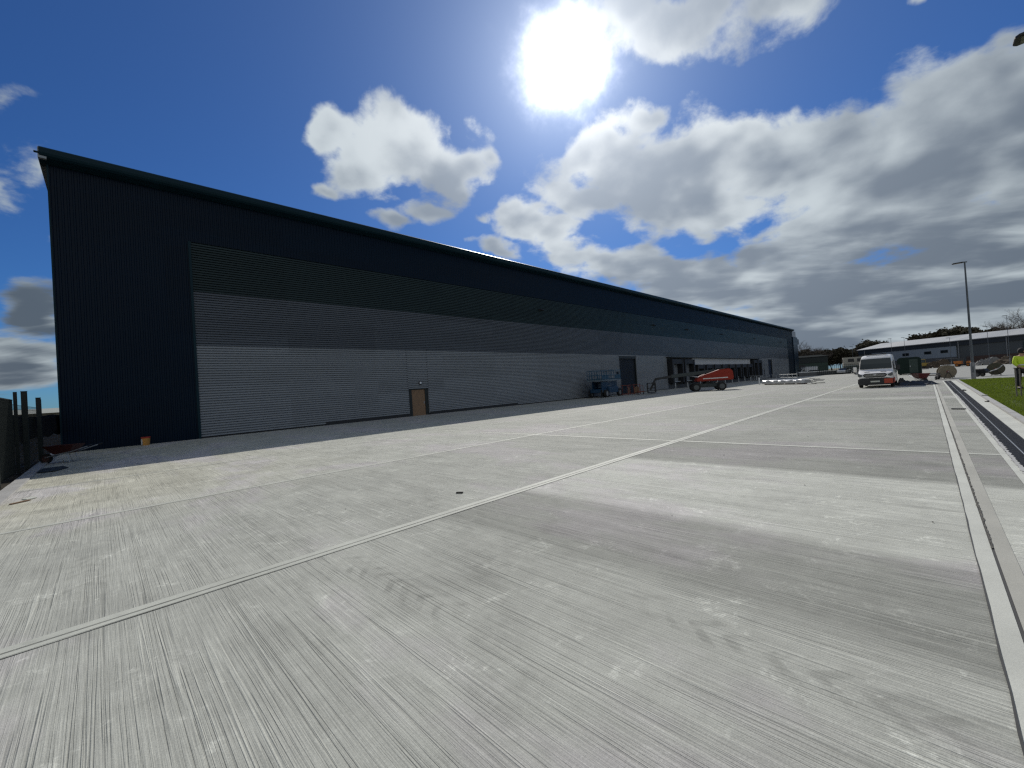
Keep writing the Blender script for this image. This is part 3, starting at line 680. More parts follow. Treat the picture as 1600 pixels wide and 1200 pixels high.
# ------------------------------------------------------------------ scissor lift
def make_scissor():
    s_ = thing('scissor_lift', 'blue rough terrain scissor lift with railed platform parked beside the roller door', 'scissor lift', (42.8, 27.3, 0), rad(4))
    BLU = pm('lift blue', (.008, .042, .09), .35, 0, .3); BL2 = pm('rail blue', (.018, .075, .13), .35, 0, .3)
    obj('chassis', MB().box(-2.1, 2.1, -.85, .85, .55, 1.0), BLU, s_, .05)
    for x in (-1.6, 1.6):
        for y in (-1.0, 1.0): wheel(s_, (x, y, .45), .45, .32, rim=(.30, .31, .31))
    for x0 in (-1.05,):
        obj('engine_tray', MB().box(-1.05, 1.05, -1.2, -.86, .5, 1.15), BLU, s_, .04)
        obj('battery_tray', MB().box(-1.05, 1.05, .86, 1.2, .5, 1.15), BLU, s_, .04)
    for x in (-2.3, 2.3):
        for y in (-.8, .8):
            o = obj('outrigger', MB().beam((x, y, .12), (x, y, .9), .14), BLK, s_); obj('foot', MB().tube([(x, y, .02), (x, y, .1)], .2, 12), BLK, o)
    for k in range(5):
        z = 1.02 + k * .17
        mb = MB()
        for y in (-.62, .62):
            mb.beam((-1.9, y, z), (1.9, y, z + .13), .06, .12).beam((-1.9, y * .9, z + .13), (1.9, y * .9, z), .06, .12)
        mb.tube([(0, -.68, z + .065), (0, .68, z + .065)], .04)
        obj('scissor_stage', mb, BLU, s_)
    pl = obj('platform', MB().box(-2.35, 2.35, -1.0, 1.0, 1.92, 2.05), pm('deck grey', (.14, .19, .22), .5, .2, .3), s_, .02)
    mb = MB(); n = 9
    for y in (-.97, .97):
        for i in range(n): mb.beam((-2.3 + 4.6 * i / (n - 1), y, 2.05), (-2.3 + 4.6 * i / (n - 1), y, 3.15), .045)
        for z in (2.15, 2.6, 3.15): mb.beam((-2.3, y, z), (2.3, y, z), .045)
    for x in (-2.3, 2.3):
        for z in (2.15, 2.6, 3.15): mb.beam((x, -.97, z), (x, .97, z), .045)
        for y in (-.4, .4): mb.beam((x, y, 2.05), (x, y, 3.15), .04)
    obj('guard_rail', mb, BL2, pl)
    obj('mesh_infill', MB().box(-2.25, -.7, -.955, -.95, 2.1, 2.6).box(.8, 2.25, -.955, -.95, 2.1, 2.6), pm('blue panel', (.02, .07, .12), .5, 0, .2), pl)
    obj('control_box', MB().box(1.7, 2.1, -.95, -.75, 2.6, 2.95), BLK, pl, .02)
    obj('ladder', MB().beam((2.2, -.95, .5), (2.2, -1.02, 1.95), .04).beam((1.85, -.95, .5), (1.85, -1.02, 1.95), .04).beam((1.85, -.97, .8), (2.2, -.97, .8), .03).beam((1.85, -.98, 1.15), (2.2, -.98, 1.15), .03).beam((1.85, -1, 1.5), (2.2, -1, 1.5), .03), STEEL, s_)
make_scissor()

# stillages and trolley between the lifts
WOOD = pm('weathered timber', (.20, .12, .07), .8, 0, .4)
RUST = pm('rusty red steel', (.20, .045, .025), .6, .1, .4)
def stillage(loc, rz, label):
    t = thing('stillage', label, 'stillage', loc, rz)
    obj('base', MB().box(-.6, .6, -.5, .5, .1, .18), RUST, t)
    for x in (-.57, .57):
        for y in (-.47, .47): obj('post', MB().beam((x, y, 0), (x, y, 1.25), .06), RUST, t)
    obj('top_frame', MB().beam((-.57, -.47, 1.2), (.57, -.47, 1.2), .05).beam((-.57, .47, 1.2), (.57, .47, 1.2), .05).beam((-.57, -.47, 1.2), (-.57, .47, 1.2), .05).beam((.57, -.47, 1.2), (.57, .47, 1.2), .05), RUST, t)
    mb = MB()
    for i in range(5): mb.box(-.5 + i * .2, -.34 + i * .2, -.44, -.40, .2, .8 + .1 * (i % 3))
    obj('boards', mb, WOOD, t)
stillage((45.9, 26.4, 0), .3, 'rusty stillage of timber boards standing next to the blue scissor lift')
stillage((47.7, 26.2, 0), -.2, 'rusty red stillage of boards standing nearest the lowered boom arm')
t = thing('trolley', 'low red steel trolley on the ground between the stillages and boom arm', 'trolley', (46.9, 24.9, 0), .5)
obj('deck', MB().box(-.8, .8, -.4, .4, .28, .36), RUST, t, .01)
obj('handle', MB().tube([(-.8, -.3, .3), (-.95, -.3, 1.05), (-.95, .3, 1.05), (-.8, .3, .3)], .025), RUST, t)
for x in (-.6, .6):
    for y in (-.34, .34): wheel(t, (x, y, .14), .14, .08, rim=(.2, .2, .2))

# ------------------------------------------------------------------ wheelbarrow / barrow things
def barrow(loc, rz, label, col, sc=1.0):
    t = thing('wheelbarrow', label, 'wheelbarrow', loc, rz); t.scale = (sc, sc, sc)
    m = pm('barrow %s' % str(col), col, .45, .1, .4)
    top = [(-.42, -.33), (.55, -.28), (.55, .28), (-.42, .33)]; bot = [(-.22, -.2), (.30, -.17), (.30, .17), (-.22, .2)]
    vs = [(x, y, .66) for x, y in top] + [(x, y, .34) for x, y in bot] + [(x * .95, y * .93, .66) for x, y in top] + [(x * .9, y * .9, .37) for x, y in bot]
    fs = [(i, (i + 1) % 4, (i + 1) % 4 + 4, i + 4) for i in range(4)] + [(7, 6, 5, 4)] + [(i + 8, i + 12, (i + 1) % 4 + 12, (i + 1) % 4 + 8) for i in range(4)] + [(12, 13, 14, 15)] + [(i, i + 8, (i + 1) % 4 + 8, (i + 1) % 4) for i in range(4)]
    obj('tub', MB().add(vs, fs), m, t)
    for s_ in (-1, 1):
        o = obj('handle', MB().tube([(.62, s_ * .06, .22), (.2, s_ * .2, .32), (-.3, s_ * .25, .40), (-.85, s_ * .28, .56)], .02), STEEL, t)
        obj('grip', MB().tube([(-.85, s_ * .28, .56), (-.98, s_ * .285, .60)], .026), BLK, o)
        obj('leg', MB().tube([(-.15, s_ * .21, .36), (-.22, s_ * .22, 0), (-.05, s_ * .21, .01), (.05, s_ * .2, .33)], .014), STEEL, t)
    wheel(t, (.62, 0, .19), .19, .09, rim=(.06, .02, .015))
barrow((44.9, .42, .0), rad(200), 'dark red tub barrow standing right of the white van', (.16, .035, .035), 1.25)
barrow((-1.0, 23.4, 0), rad(150), 'red wheelbarrow on the shaded concrete by the warehouse corner', (.06, .010, .007), 1.0)
def heap(name, label, cat, loc, rx, ry, rz_, mat, seed, n=5):
    r = random.Random(seed); mb = MB()
    xs_ = [(-1 + 2 * i / 16) for i in range(17)]
    ph = [(r.uniform(2, 6), r.uniform(2, 6), r.uniform(0, 6), r.uniform(.1, .3)) for _ in range(n)]
    def hz(x, y):
        q = 1 - (x * x + y * y); q = max(0, q) ** .6
        return q * rz_ * (1 + sum(a * math.sin(u * x + v_ * y + p) for u, v_, p, a in ph)) + .002
    vs = [(x * rx + r.uniform(-.03, .03) * rx, y * ry + r.uniform(-.03, .03) * ry, max(.0, hz(x, y) * r.uniform(.72, 1.18))) for y in xs_ for x in xs_]
    fs = [(j * 17 + i, j * 17 + i + 1, (j + 1) * 17 + i + 1, (j + 1) * 17 + i) for j in range(16) for i in range(16) if max(abs(xs_[i]), abs(xs_[i + 1])) ** 2 + max(abs(xs_[j]), abs(xs_[j + 1])) ** 2 < 1.25]
    mb.add(vs, fs)
    o = obj(name, mb, mat); o.location = loc
    return tag(o, label, cat)
TARP = pm('dark tarpaulin', (.014, .020, .032), .5, 0, .2)
heap('tarpaulin', 'crumpled dark blue tarpaulin lying in front of the dark red barrow', 'tarpaulin', (43.4, .55, 0), .7, 1.15, .28, TARP, 3)
heap('rubble_sack', 'black sack slumped on the concrete just right of the white van', 'sack', (44.3, 1.45, 0), .5, .42, .36, BLK, 8)
# ------------------------------------------------------------------ site unit behind the van
t = thing('site_unit', 'dark green rounded top site unit standing behind the white van', 'site unit', (84.5, 1.85, 0))
GRM = pm('dark green steel', (.006, .018, .015), .6, 0, .2, spec=.2)
obj('shell', MB().prism([(-1.25, .12), (-1.25, 2.2), (-1.1, 2.42), (-.85, 2.5), (.85, 2.5), (1.1, 2.42), (1.25, 2.2), (1.25, .12)], 'x', -2.2, 2.2), GRM, t, .02)
obj('skid', MB().box(-2.2, 2.2, -1.1, -.95, 0, .12).box(-2.2, 2.2, .95, 1.1, 0, .12), BLK, t)
d_ = obj('door', MB().box(-2.23, -2.2, -.9, .0, .25, 2.2), pm('green door', (.016, .038, .032), .45, .1, .3), t); obj('handle', MB().box(-2.26, -2.23, -.15, -.08, 1.1, 1.3), STEEL, d_)

# ------------------------------------------------------------------ cable drums and their trailer
def cable_drum(loc, R, wd, rz, label, col, full=True):
    t = thing('cable_drum', label, 'cable drum', loc, rz, 'cable drums beyond the kerb')
    m = pm('drum %s' % str(col), col, .8, 0, .5, scale=6)
    for s_ in (-1, 1):
        mb = MB().tube([(s_ * wd / 2 - .03, 0, R + .06), (s_ * wd / 2 + .03, 0, R + .06)], R, 32)
        f = obj('flange', mb, m, t)
        obj('hub_plate', MB().tube([(s_ * (wd / 2 + .031) - .012, 0, R + .06), (s_ * (wd / 2 + .031) + .012, 0, R + .06)], R * .16, 14), RUST, f)
    obj('cable', MB().tube([(-wd / 2 + .03, 0, R + .06), (wd / 2 - .03, 0, R + .06)], R * .72, 24), BLK, t)
    obj('axle', MB().tube([(-wd / 2 - .2, 0, R + .06), (wd / 2 + .2, 0, R + .06)], .035), STEEL, t)
    for s_ in (-1, 1):
        obj('stand', MB().beam((s_ * (wd / 2 + .14), -.3, .0), (s_ * (wd / 2 + .14), 0, R + .1), .035).beam((s_ * (wd / 2 + .14), .3, .0), (s_ * (wd / 2 + .14), 0, R + .1), .035), BLK, t)
    return t
cable_drum((55.3, -1.20, 0), .60, .62, rad(12), 'large weathered timber cable drum standing beside the low trailer', (.20, .17, .12))
cable_drum((59.0, -4.45, -.004), .56, .6, rad(-8), 'dark olive cable drum on the road right of the lamp post', (.075, .07, .045))
t = thing('trailer', 'small two wheeled trailer frame left of the timber cable drum', 'trailer', (54.3, -.15, 0), rad(20))
obj('frame', MB().beam((-.7, -.45, .42), (.7, -.45, .42), .07).beam((-.7, .45, .42), (.7, .45, .42), .07).beam((-.7, -.45, .42), (-.7, .45, .42), .07).beam((.7, -.45, .42), (.7, .45, .42), .07).beam((-.7, 0, .42), (-1.6, .1, .34), .07), pm('trailer frame', (.09, .085, .08), .6, .3, .4), t)
for y in (-.55, .55): wheel(t, (.1, y, .30), .30, .16, rim=(.22, .21, .2))
wheel(t, (-.95, .0, .16), .16, .08, rim=(.2, .2, .2), name='jockey_wheel')
t = thing('storage_box', 'white box standing on the road behind the timber cable drum', 'box', (57.5, -1.35, 0))
obj('body', MB().box(-.3, .3, -.42, .42, .05, 1.12), pm('box grey', (.20, .21, .21), .5, 0, .3), t, .02)
obj('lid', MB().box(-.34, .34, -.47, .47, 1.13, 1.26), pm('lid white', (.70, .71, .70), .4, 0, .1), t, .02)
t = thing('site_generator', 'small dark wheeled plant with drawbar in front of the olive cable drum', 'generator', (57.6, -3.45, 0), rad(60))
obj('body', MB().prism([(-.45, .30), (-.5, .5), (-.3, .72), (.3, .72), (.5, .5), (.45, .30)], 'y', -.28, .28), BLK, t, .04)
obj('drawbar', MB().tube([(-.45, 0, .38), (-1.1, 0, .62), (-1.5, 0, 1.0)], .03), STEEL, t)
for y in (-.36, .36): wheel(t, (.1, y, .2), .2, .1, rim=(.15, .15, .15))

# ------------------------------------------------------------------ lamp columns
def lamp_post(loc, H, label, group='tall street lamps by the kerb', arm=.72, base_r=.115, hw=.17):
    t = thing('street_lamp', label, 'street lamp', loc, 0, group)
    PO = pm('lamp grey', (.10, .115, .13), .45, .4, .25)
    obj('pole', MB().tube([(0, 0, 1.35), (0, 0, H * .5), (0, 0, H - .05)], [base_r * .78, base_r * .62, base_r * .42], 14), PO, t)
    b = obj('base_section', MB().tube([(0, 0, 0), (0, 0, 1.3), (0, 0, 1.40)], [base_r * 1.25, base_r * 1.25, base_r * .8], 16), pm('base grey', (.22, .225, .23), .5, .3, .3), t)
    obj('access_door', MB().box(-base_r * 1.25 - .012, -base_r * 1.2, -.05, .05, .55, 1.05), PO, b)
    obj('bracket', MB().tube([(0, -.14, H - .04), (0, .14, H)], .045, 10), PO, t)
    h = obj('lamp_head', MB().prism([(-hw, .13), (-hw, arm - .05), (-hw * .7, arm + .02), (hw * .7, arm + .02), (hw, arm - .05), (hw, .13), (.08, .06), (-.08, .06)], 'z', H - .06, H + .02), BLK, t, .02)
    obj('lens', MB().box(-hw * .76, hw * .76, .22, arm - .10, H - .072, H - .061), pm('lamp lens', (.16, .16, .15), .2, 0, 0), h)
    return t
lamp_post((51.75, -2.66, 0), 9.85, 'tall grey street lamp at the far end of the grass bank')
lamp_post((16.75, -2.86, .0), 9.66, 'nearer street lamp whose dark head shows at the top right corner', arm=.86, hw=.24)

# ------------------------------------------------------------------ person in hi-vis
def make_person(loc, rz):
    t = thing('person', 'person in yellow hi-vis jacket and black trousers standing on the grass bank', 'person', loc, rz)
    def skin(name, pts, edges, radii, mat, lev=2):
        me = bpy.data.meshes.new(name); me.from_pydata(pts, edges, [])
        o = link(bpy.data.objects.new(name, me)); o.parent = t
        sk = o.modifiers.new('skin', 'SKIN'); sk.use_smooth_shade = True
        sv = me.skin_vertices[0].data if me.skin_vertices else None
        if sv is None:
            bpy.context.view_layer.update(); sv = me.skin_vertices[0].data
        for i, r in enumerate(radii): sv[i].radius = r if isinstance(r, tuple) else (r, r); sv[i].use_root = (i == 0)
        ss_ = o.modifiers.new('sub', 'SUBSURF'); ss_.levels = lev; ss_.render_levels = lev
        dg = bpy.context.evaluated_depsgraph_get(); dg.update()
        nm = bpy.data.meshes.new_from_object(o.evaluated_get(dg)); o.modifiers.clear(); o.data = nm
        nm.materials.clear(); nm.materials.append(mat)
        for p_ in nm.polygons: p_.use_smooth = True
        return o
    SK = pm('skin', (.45, .26, .18), .5, 0, 0)
    HV = pm('hi vis yellow', (.55, .72, .03), .6, 0, .15); TR = pm('black trousers', (.010, .011, .014), .8, 0, .2)
    # body: one continuous figure (faces local -x)
    P_ = [(0, 0, .95), (0, 0, 1.15), (0, 0, 1.38), (-.01, 0, 1.50), (-.03, 0, 1.60), (-.03, 0, 1.70), (-.02, 0, 1.77),
          (0, .19, 1.43), (-.03, .25, 1.16), (-.20, .22, 1.02), (-.27, .20, .98),
          (0, -.19, 1.43), (-.03, -.26, 1.16), (-.18, -.22, 1.00), (-.25, -.20, .96),
          (0, .10, .90), (.01, .12, .50), (.03, .13, .09), (-.12, .14, .04),
          (0, -.10, .90), (-.03, -.12, .50), (.01, -.13, .09), (-.14, -.14, .04)]
    E_ = [(0, 1), (1, 2), (2, 3), (3, 4), (4, 5), (5, 6), (2, 7), (7, 8), (8, 9), (9, 10), (2, 11), (11, 12), (12, 13), (13, 14), (0, 15), (15, 16), (16, 17), (17, 18), (0, 19), (19, 20), (20, 21), (21, 22)]
    r_ = [(.11, .14), (.10, .13), (.12, .15), .055, (.085, .075), (.095, .08), (.06, .055), .062, .05, .036, .03, .062, .05, .036, .03, .085, .062, .045, .04, .085, .062, .045, .04]
    skin('body', P_, E_, r_, SK)
    # hands: palm with fingers curled round a tool handle
    for s_, hx in ((1, (-.29, .20, .97)), (-1, (-.27, -.20, .95))):
        pts = [hx, (hx[0] - .05, hx[1], hx[2] - .01)]; ed = [(0, 1)]; rr_ = [(.026, .036), (.024, .036)]
        for k in range(4):
            o_ = (k - 1.5) * .02; b = len(pts); L = (.034, .038, .036, .028)[k]
            pts += [(hx[0] - .075, hx[1] + o_, hx[2] - .012), (hx[0] - .075 - L, hx[1] + o_, hx[2] - .03), (hx[0] - .07 - L * .7, hx[1] + o_, hx[2] - .06)]
            ed += [(1, b), (b, b + 1), (b + 1, b + 2)]; rr_ += [.0095, .009, .008]
        b = len(pts); pts += [(hx[0] - .03, hx[1] - s_ * .04, hx[2]), (hx[0] - .07, hx[1] - s_ * .05, hx[2] - .01)]; ed += [(0, b), (b, b + 1)]; rr_ += [.011, .009]
        skin('hand', pts, ed, rr_, SK, 1)
    # clothing
    skin('jacket', [(0, 0, .90), (0, 0, 1.12), (0, 0, 1.36), (0, 0, 1.46), (0, .20, 1.42), (-.03, .265, 1.16), (-.17, .235, 1.04), (0, -.20, 1.42), (-.03, -.275, 1.16), (-.15, -.235, 1.02)], [(0, 1), (1, 2), (2, 3), (2, 4), (4, 5), (5, 6), (2, 7), (7, 8), (8, 9)],
         [(.155, .20), (.145, .185), (.155, .20), (.09, .11), .085, .072, .055, .085, .072, .055], HV)
    skin('trousers', [(0, 0, .93), (0, .11, .84), (.01, .125, .50), (.03, .135, .12), (0, -.11, .84), (-.03, -.125, .50), (.01, -.135, .12)], [(0, 1), (1, 2), (2, 3), (0, 4), (4, 5), (5, 6)], [(.14, .17), .105, .082, .07, .105, .082, .07], TR)
    for y in (.14, -.14): obj('boot', MB().ball((-.05, y, .055), (.16, .055, .06)), BLK, t)
    obj('reflective_band', MB().tube([(0, 0, 1.06), (0, 0, 1.11)], .232, 20, cap=False), pm('reflective tape', (.6, .6, .6), .3, .3, 0), t)
    hat = obj('hood', MB().ball((-.02, 0, 1.70), (.125, .115, .14)), pm('dark hood', (.012, .012, .015), .8, 0, .1), t)
    for y in (.035, -.035): obj('eye', MB().ball((-.135, y, 1.70), .012), BLK, t)
    obj('nose', MB().ball((-.14, 0, 1.67), (.02, .014, .022)), SK, t)
    return t
make_person((29.1, -2.96, bank(29.1, -2.96) - .01), rad(25))
t = None
for i, (px, py, h, lb) in enumerate(((25.4, -2.40, 1.12, 'left grey timber stake driven into the grass bank near the person'), (25.47, -2.52, 1.06, 'right grey timber stake driven into the grass bank near the person'))):
    z = bank(px, py)
    o = obj('stake', MB().prism([(px - .018, py - .018), (px + .018, py - .018), (px + .018, py + .018), (px - .018, py + .018)], 'z', z - .1, z + h).add([(px - .018, py - .018, z + h), (px + .018, py - .018, z + h), (px + .018, py + .018, z + h), (px - .018, py + .018, z + h), (px, py, z + h + .05)], [(0, 1, 4), (1, 2, 4), (2, 3, 4), (3, 0, 4)]), pm('stake timber', (.16, .15, .13), .8, 0, .3))
    tag(o, lb, 'stake', 'timber stakes on the grass bank')

# ------------------------------------------------------------------ left fence, gate posts, sheeting
FN = pm('fence dark green', (.006, .012, .010), .5, .2, .2)
fe = thing('mesh_fence', 'dark welded mesh security fence running along the left kerb', 'fence', (-2.0, 18, 0))
for y0, y1 in ((13.0, 16.8), (16.8, 20.6), (20.6, 24.4), (24.4, 28.2)):
    mb = MB(); y = y0 + .05; top = 2.36 if y0 < 20 else 2.22
    while y < y1 - .03: mb.beam((-1.99, y, .05), (-1.99, y, top), .006 if y0 < 20 else .004); y += .05 if y0 < 20 else .13
    z = .08
    while z < top: mb.beam((-1.995, y0 + .04, z), (-1.995, y1 - .04, z), .008); z += .2
    mb.beam((-1.995, y0 + .04, top), (-1.995, y1 - .04, top), .03 if y0 < 20 else .01)
    obj('mesh_panel', mb, FN, fe, world=True)
for y, h in ((13.0, 2.6), (16.85, 2.62), (20.6, 2.62), (28.2, 2.6)):
    obj('fence_post', MB().box(-1.97, -1.89, y - .04, y + .04, 0, h), FN, fe, world=True)
for y, h, lb in ((22.0, 2.70, 'thick square dark gate post nearer the camera on the left fence line'), (26.5, 2.62, 'thick square dark gate post nearer the warehouse corner')):
    t = thing('gate_post', lb, 'gate post', (-1.86, y, 0), 0, 'square gate posts on the left')
    obj('shaft', MB().box(-.07, .07, -.07, .07, 0, h - .02), FN, t, .008)
    obj('cap', MB().box(-.075, .075, -.075, .075, h - .019, h), FN, t)
    obj('hinge', MB().tube([(-.14, 0, 1.0), (-.14, 0, 1.15)], .03), BLK, t)
n = 60; vs = []; fs = []
for i in range(n + 1):
    y = 20.5 + 10.2 * i / n
    sag = .10 * math.sin((i / n) * 9.0) ** 2 + .05 * math.sin(i * .9)
    zt = 1.93 - .09 * (1 - abs(((i / n * 2.4) % 1) * 2 - 1)) - .04 * i / n
    for j in range(6):
        z = (.86 + sag) + (zt - .86 - sag) * j / 5
        vs.append((-2.12 + .03 * math.sin(i * 1.3 + j) + .02 * math.sin(i * .37) + max(0, y - 26.0) * .16, y, z))
fs = [(i * 6 + j, i * 6 + j + 1, (i + 1) * 6 + j + 1, (i + 1) * 6 + j) for i in range(n) for j in range(5)]
ms = MB().add(vs, fs, True)
o = obj('privacy_sheet', ms, pm('black sheet', (.004, .004, .005), .6, 0, .1)); tag(o, 'black plastic sheeting stretched between the gate posts on the left', 'sheeting')
o.modifiers.new('t', 'SOLIDIFY').thickness = .01
t = thing('parked_lorry', 'dark lorry parked beyond the left mesh fence at the picture edge', 'lorry', (-3.75, 20.4, 0))
LM = pm('lorry dark', (.010, .016, .020), .35, 0, .3)
obj('box_body', MB().prism([(-3.2, .95), (-3.2, 2.75), (-2.8, 2.86), (2.6, 2.86), (3.4, 2.62), (3.6, 2.4), (3.7, .95)], 'x', -1.1, 1.1), LM, t, .12, seg=3)
c_ = obj('cab', MB().prism([(3.75, .5), (3.75, 2.1), (4.5, 2.05), (5.0, 1.4), (5.2, 1.2), (5.2, .5)], 'x', -1.05, 1.05), LM, t, .08, seg=2)
obj('window', MB().prism([(3.9, 1.35), (3.9, 1.95), (4.4, 1.9), (4.8, 1.35)], 'x', 1.052, 1.062), glass(), c_)
obj('side_rail', MB().box(1.1, 1.13, -3.1, 3.6, 1.0, 1.05), STEEL, t)
for y in (-2.2, 4.3):
    for x in (-.9, .9): wheel(t, (x, y, .42), .42, .26, axis='x', rim=(.1, .1, .1))
for y in (1.6, 2.7): obj('glint_patch', MB().box(1.13, 1.16, y, y + .12, 1.18, 1.26), pm('pale glint', (.5, .5, .52), .2, 0, 0), t)  # pale boxes standing in for glints on the lorry
# bits lying about on the left
t = thing('bucket', 'small orange and white bucket with red rim against the navy wall', 'bucket', (1.6, 28.9, 0))
obj('tub', MB().tube([(0, 0, 0), (0, 0, .36)], [.15, .18], 18), pm('bucket orange', (.55, .26, .05), .5, 0, .2), t)
obj('rim', MB().tube([(0, 0, .361), (0, 0, .43)], [.185, .20], 18), pm('bucket red', (.45, .05, .03), .5, 0, .2), t)
obj('label_patch', MB().box(-.19, -.14, -.1, .02, .05, .33), pm('white label', (.5, .5, .48), .5, 0, .1), t)
o = obj('mat', MB().prism([(-1.55, 19.9), (-1.1, 19.7), (-.85, 20.5), (-1.0, 21.3), (-1.45, 21.2)], 'z', .012, .035), pm('mat dark', (.02, .028, .032), .7, 0, .3)); tag(o, 'dark flat rubber mat lying at the kerb in the shadow', 'mat')
def scrap(name, label, cat, loc, size, rz, mat, tilt=.0):
    o = obj(name, MB().box(-size[0] / 2, size[0] / 2, -size[1] / 2, size[1] / 2, 0, size[2]), mat, None, min(size) * .2)
    o.location = loc; o.rotation_euler = (tilt, 0, rz); return tag(o, label, cat)
scrap('broken_slab', 'pale broken concrete piece propped on the left slab edge', 'slab', (-1.15, 13.6, .01), (.22, .10, .03), .9, PALE, .12)
scrap('plank', 'short brown plank lying beside the broken concrete piece', 'plank', (-1.25, 13.3, .006), (.32, .06, .02), .7, WOOD)
scrap('timber_offcut', 'small dark timber offcut on the open slab left of the wide joint', 'offcut', (4.18, 5.60, .006), (.12, .035, .02), 2.2, pm('offcut dark', (.035, .032, .028), .8, 0, .3))
scrap('debris', 'flat dark offcut lying between the pale strips near the drain', 'offcut', (20.6, -.66, .006), (.34, .10, .03), 1.3, BLK)
scrap('debris', 'dark clod lying on the pale strip at the drain edge', 'debris', (33.0, -1.30, .006), (.6, .12, .05), .1, BLK)
scrap('stone', 'dark stone on the kerb beside the grass halfway along', 'stone', (24.0, -1.55, .006), (.16, .12, .05), .4, BLK)
scrap('litter', 'small pale piece of litter on the kerb by the grass', 'litter', (27, -1.66, .066), (.16, .1, .04), .8, PALE)
for i, (x, y, s_) in enumerate(((7.2, 1.35, .03), (6.1, .05, .03), (4.9, 2.3, .02), (2.6, 6.4, .025), (.7, 7.2, .022), (9.2, 3.1, .03), (12.5, 2.2, .04))):
    o = obj('pebble', MB().ball((0, 0, s_ * .15), (s_ * .3, s_ * .22, s_ * .18), 8, 5), pm('pebble dark', (.06, .055, .05), .9, 0, .2)); o.location = (x, y, .005); o.rotation_euler = (0, 0, i)
    tag(o, 'tiny dark pebble lying loose on the raked concrete', 'pebble', 'pebbles on the concrete')

# ------------------------------------------------------------------ dock ramp rails, white bundle, pallets
WHT2 = pm('white coated steel', (.55, .57, .58), .35, .1, .15)
def rail(name, a, b, h, n, label):
    a = Vector(a); b = Vector(b); c = (a + b) / 2
    t = thing(name, label, 'guard rail', c, 0, 'white guard rails beside the loading docks')
    A = a - c; B = b - c; up = Vector((0, 0, 1))
    obj('top_rail', MB().tube([A + up * h, B + up * h], .045, 8), WHT2, t)
    obj('mid_rail', MB().tube([A + up * h * .55, B + up * h * .55], .03, 8), STEEL, t)
    for i in range(n): p_ = A.lerp(B, i / (n - 1)); obj('post', MB().tube([p_, p_ + up * h], .035, 8), STEEL, t)
    obj('upstand', MB().beam(A + up * .08, B + up * .08, .2, .16), pm('upstand', (.36, .37, .37), .7, 0, .3), t)
rail('guard_rail', (107.5, 29.0, 0), (101.5, 25.2, 0), 1.1, 8, 'far white guard rail running out beside the loading docks')
rail('guard_rail', (101, 24.8, 0), (76, 14.2, 0), 1.1, 10, 'near white guard rail stretching behind the long white wrapped bundle')
t = thing('wrapped_bundle', 'long bundle of panels in shiny white wrapping lying on the yard by the guard rail', 'bundle', (61.6, 12.9, 0), math.atan2(5.4, 5.5))
random.seed(4)
vs = []; fs = []; n = 30
for i in range(n + 1):
    x = -3.9 + 7.8 * i / n; hh = .56 + .05 * math.sin(i * 1.1) + random.uniform(-.02, .02)
    ring = [(-.55, .12), (-.58, .3), (-.52, hh - .05), (-.4, hh + random.uniform(-.01, .02)), (0, hh + .02), (.4, hh), (.52, hh - .06), (.58, .3), (.55, .12)]
    for (y, z) in ring: vs.append((x, y + random.uniform(-.015, .015), z))
m_ = 9
fs = [(i * m_ + j, i * m_ + (j + 1) % m_, (i + 1) * m_ + (j + 1) % m_, (i + 1) * m_ + j) for i in range(n) for j in range(m_)] + [tuple(reversed(range(m_))), tuple(range(n * m_, n * m_ + m_))]
obj('wrapping', MB().add(vs, fs), pm('white film', (.50, .51, .52), .22, 0, .25), t)
for x in (-3.2, -1.1, 1.1, 3.2): obj('bearer', MB().box(x - .06, x + .06, -.6, .6, 0, .115), WOOD, t)
for x in (-2.4, 0, 2.4): obj('strap', MB().box(x - .02, x + .02, -.585, .585, .625, .635), BLK, t)
t = thing('brackets_pile', 'grey jumble of steel brackets at the right end of the white bundle', 'brackets', (57.9, 9.4, 0), .8)
random.seed(9)
for k in range(9):
    x, y, z = random.uniform(-.9, .9), random.uniform(-.5, .5), .06 + .07 * k
    a = random.uniform(-.5, .5)
    obj('bracket', MB().beam((x - .7 * math.cos(a), y - .7 * math.sin(a), z), (x + .7 * math.cos(a), y + .7 * math.sin(a), z + random.uniform(-.03, .05)), .09, .06), pm('bracket %d' % (k % 2), ((.30, .31, .32), (.10, .105, .11))[k % 2], .4, .5, .3), t)
o = obj('bollard', MB().tube([(0, 0, 0), (0, 0, .95), (0, 0, 1.0)], [.09, .09, .06], 14), WHT2); o.location = (66.2, 16.9, 0); tag(o, 'short pale bollard at the left end of the white wrapped bundle', 'bollard')

# ------------------------------------------------------------------ far ends of the site
BW = pm('far wall grey', (.075, .085, .09), .6, .1, .3, scale=.4)
def at_line(s, w_, z=0): return (166.49 + .451 * s + .893 * w_, -17.66 + .893 * s - .451 * w_, z)   # s along the front, w_ into the building
FB = thing('industrial_unit', 'long low industrial unit with pale metal roof across the far end of the road', 'building', at_line(0, 0))
FB.rotation_euler = (0, 0, math.atan2(.893, .451))
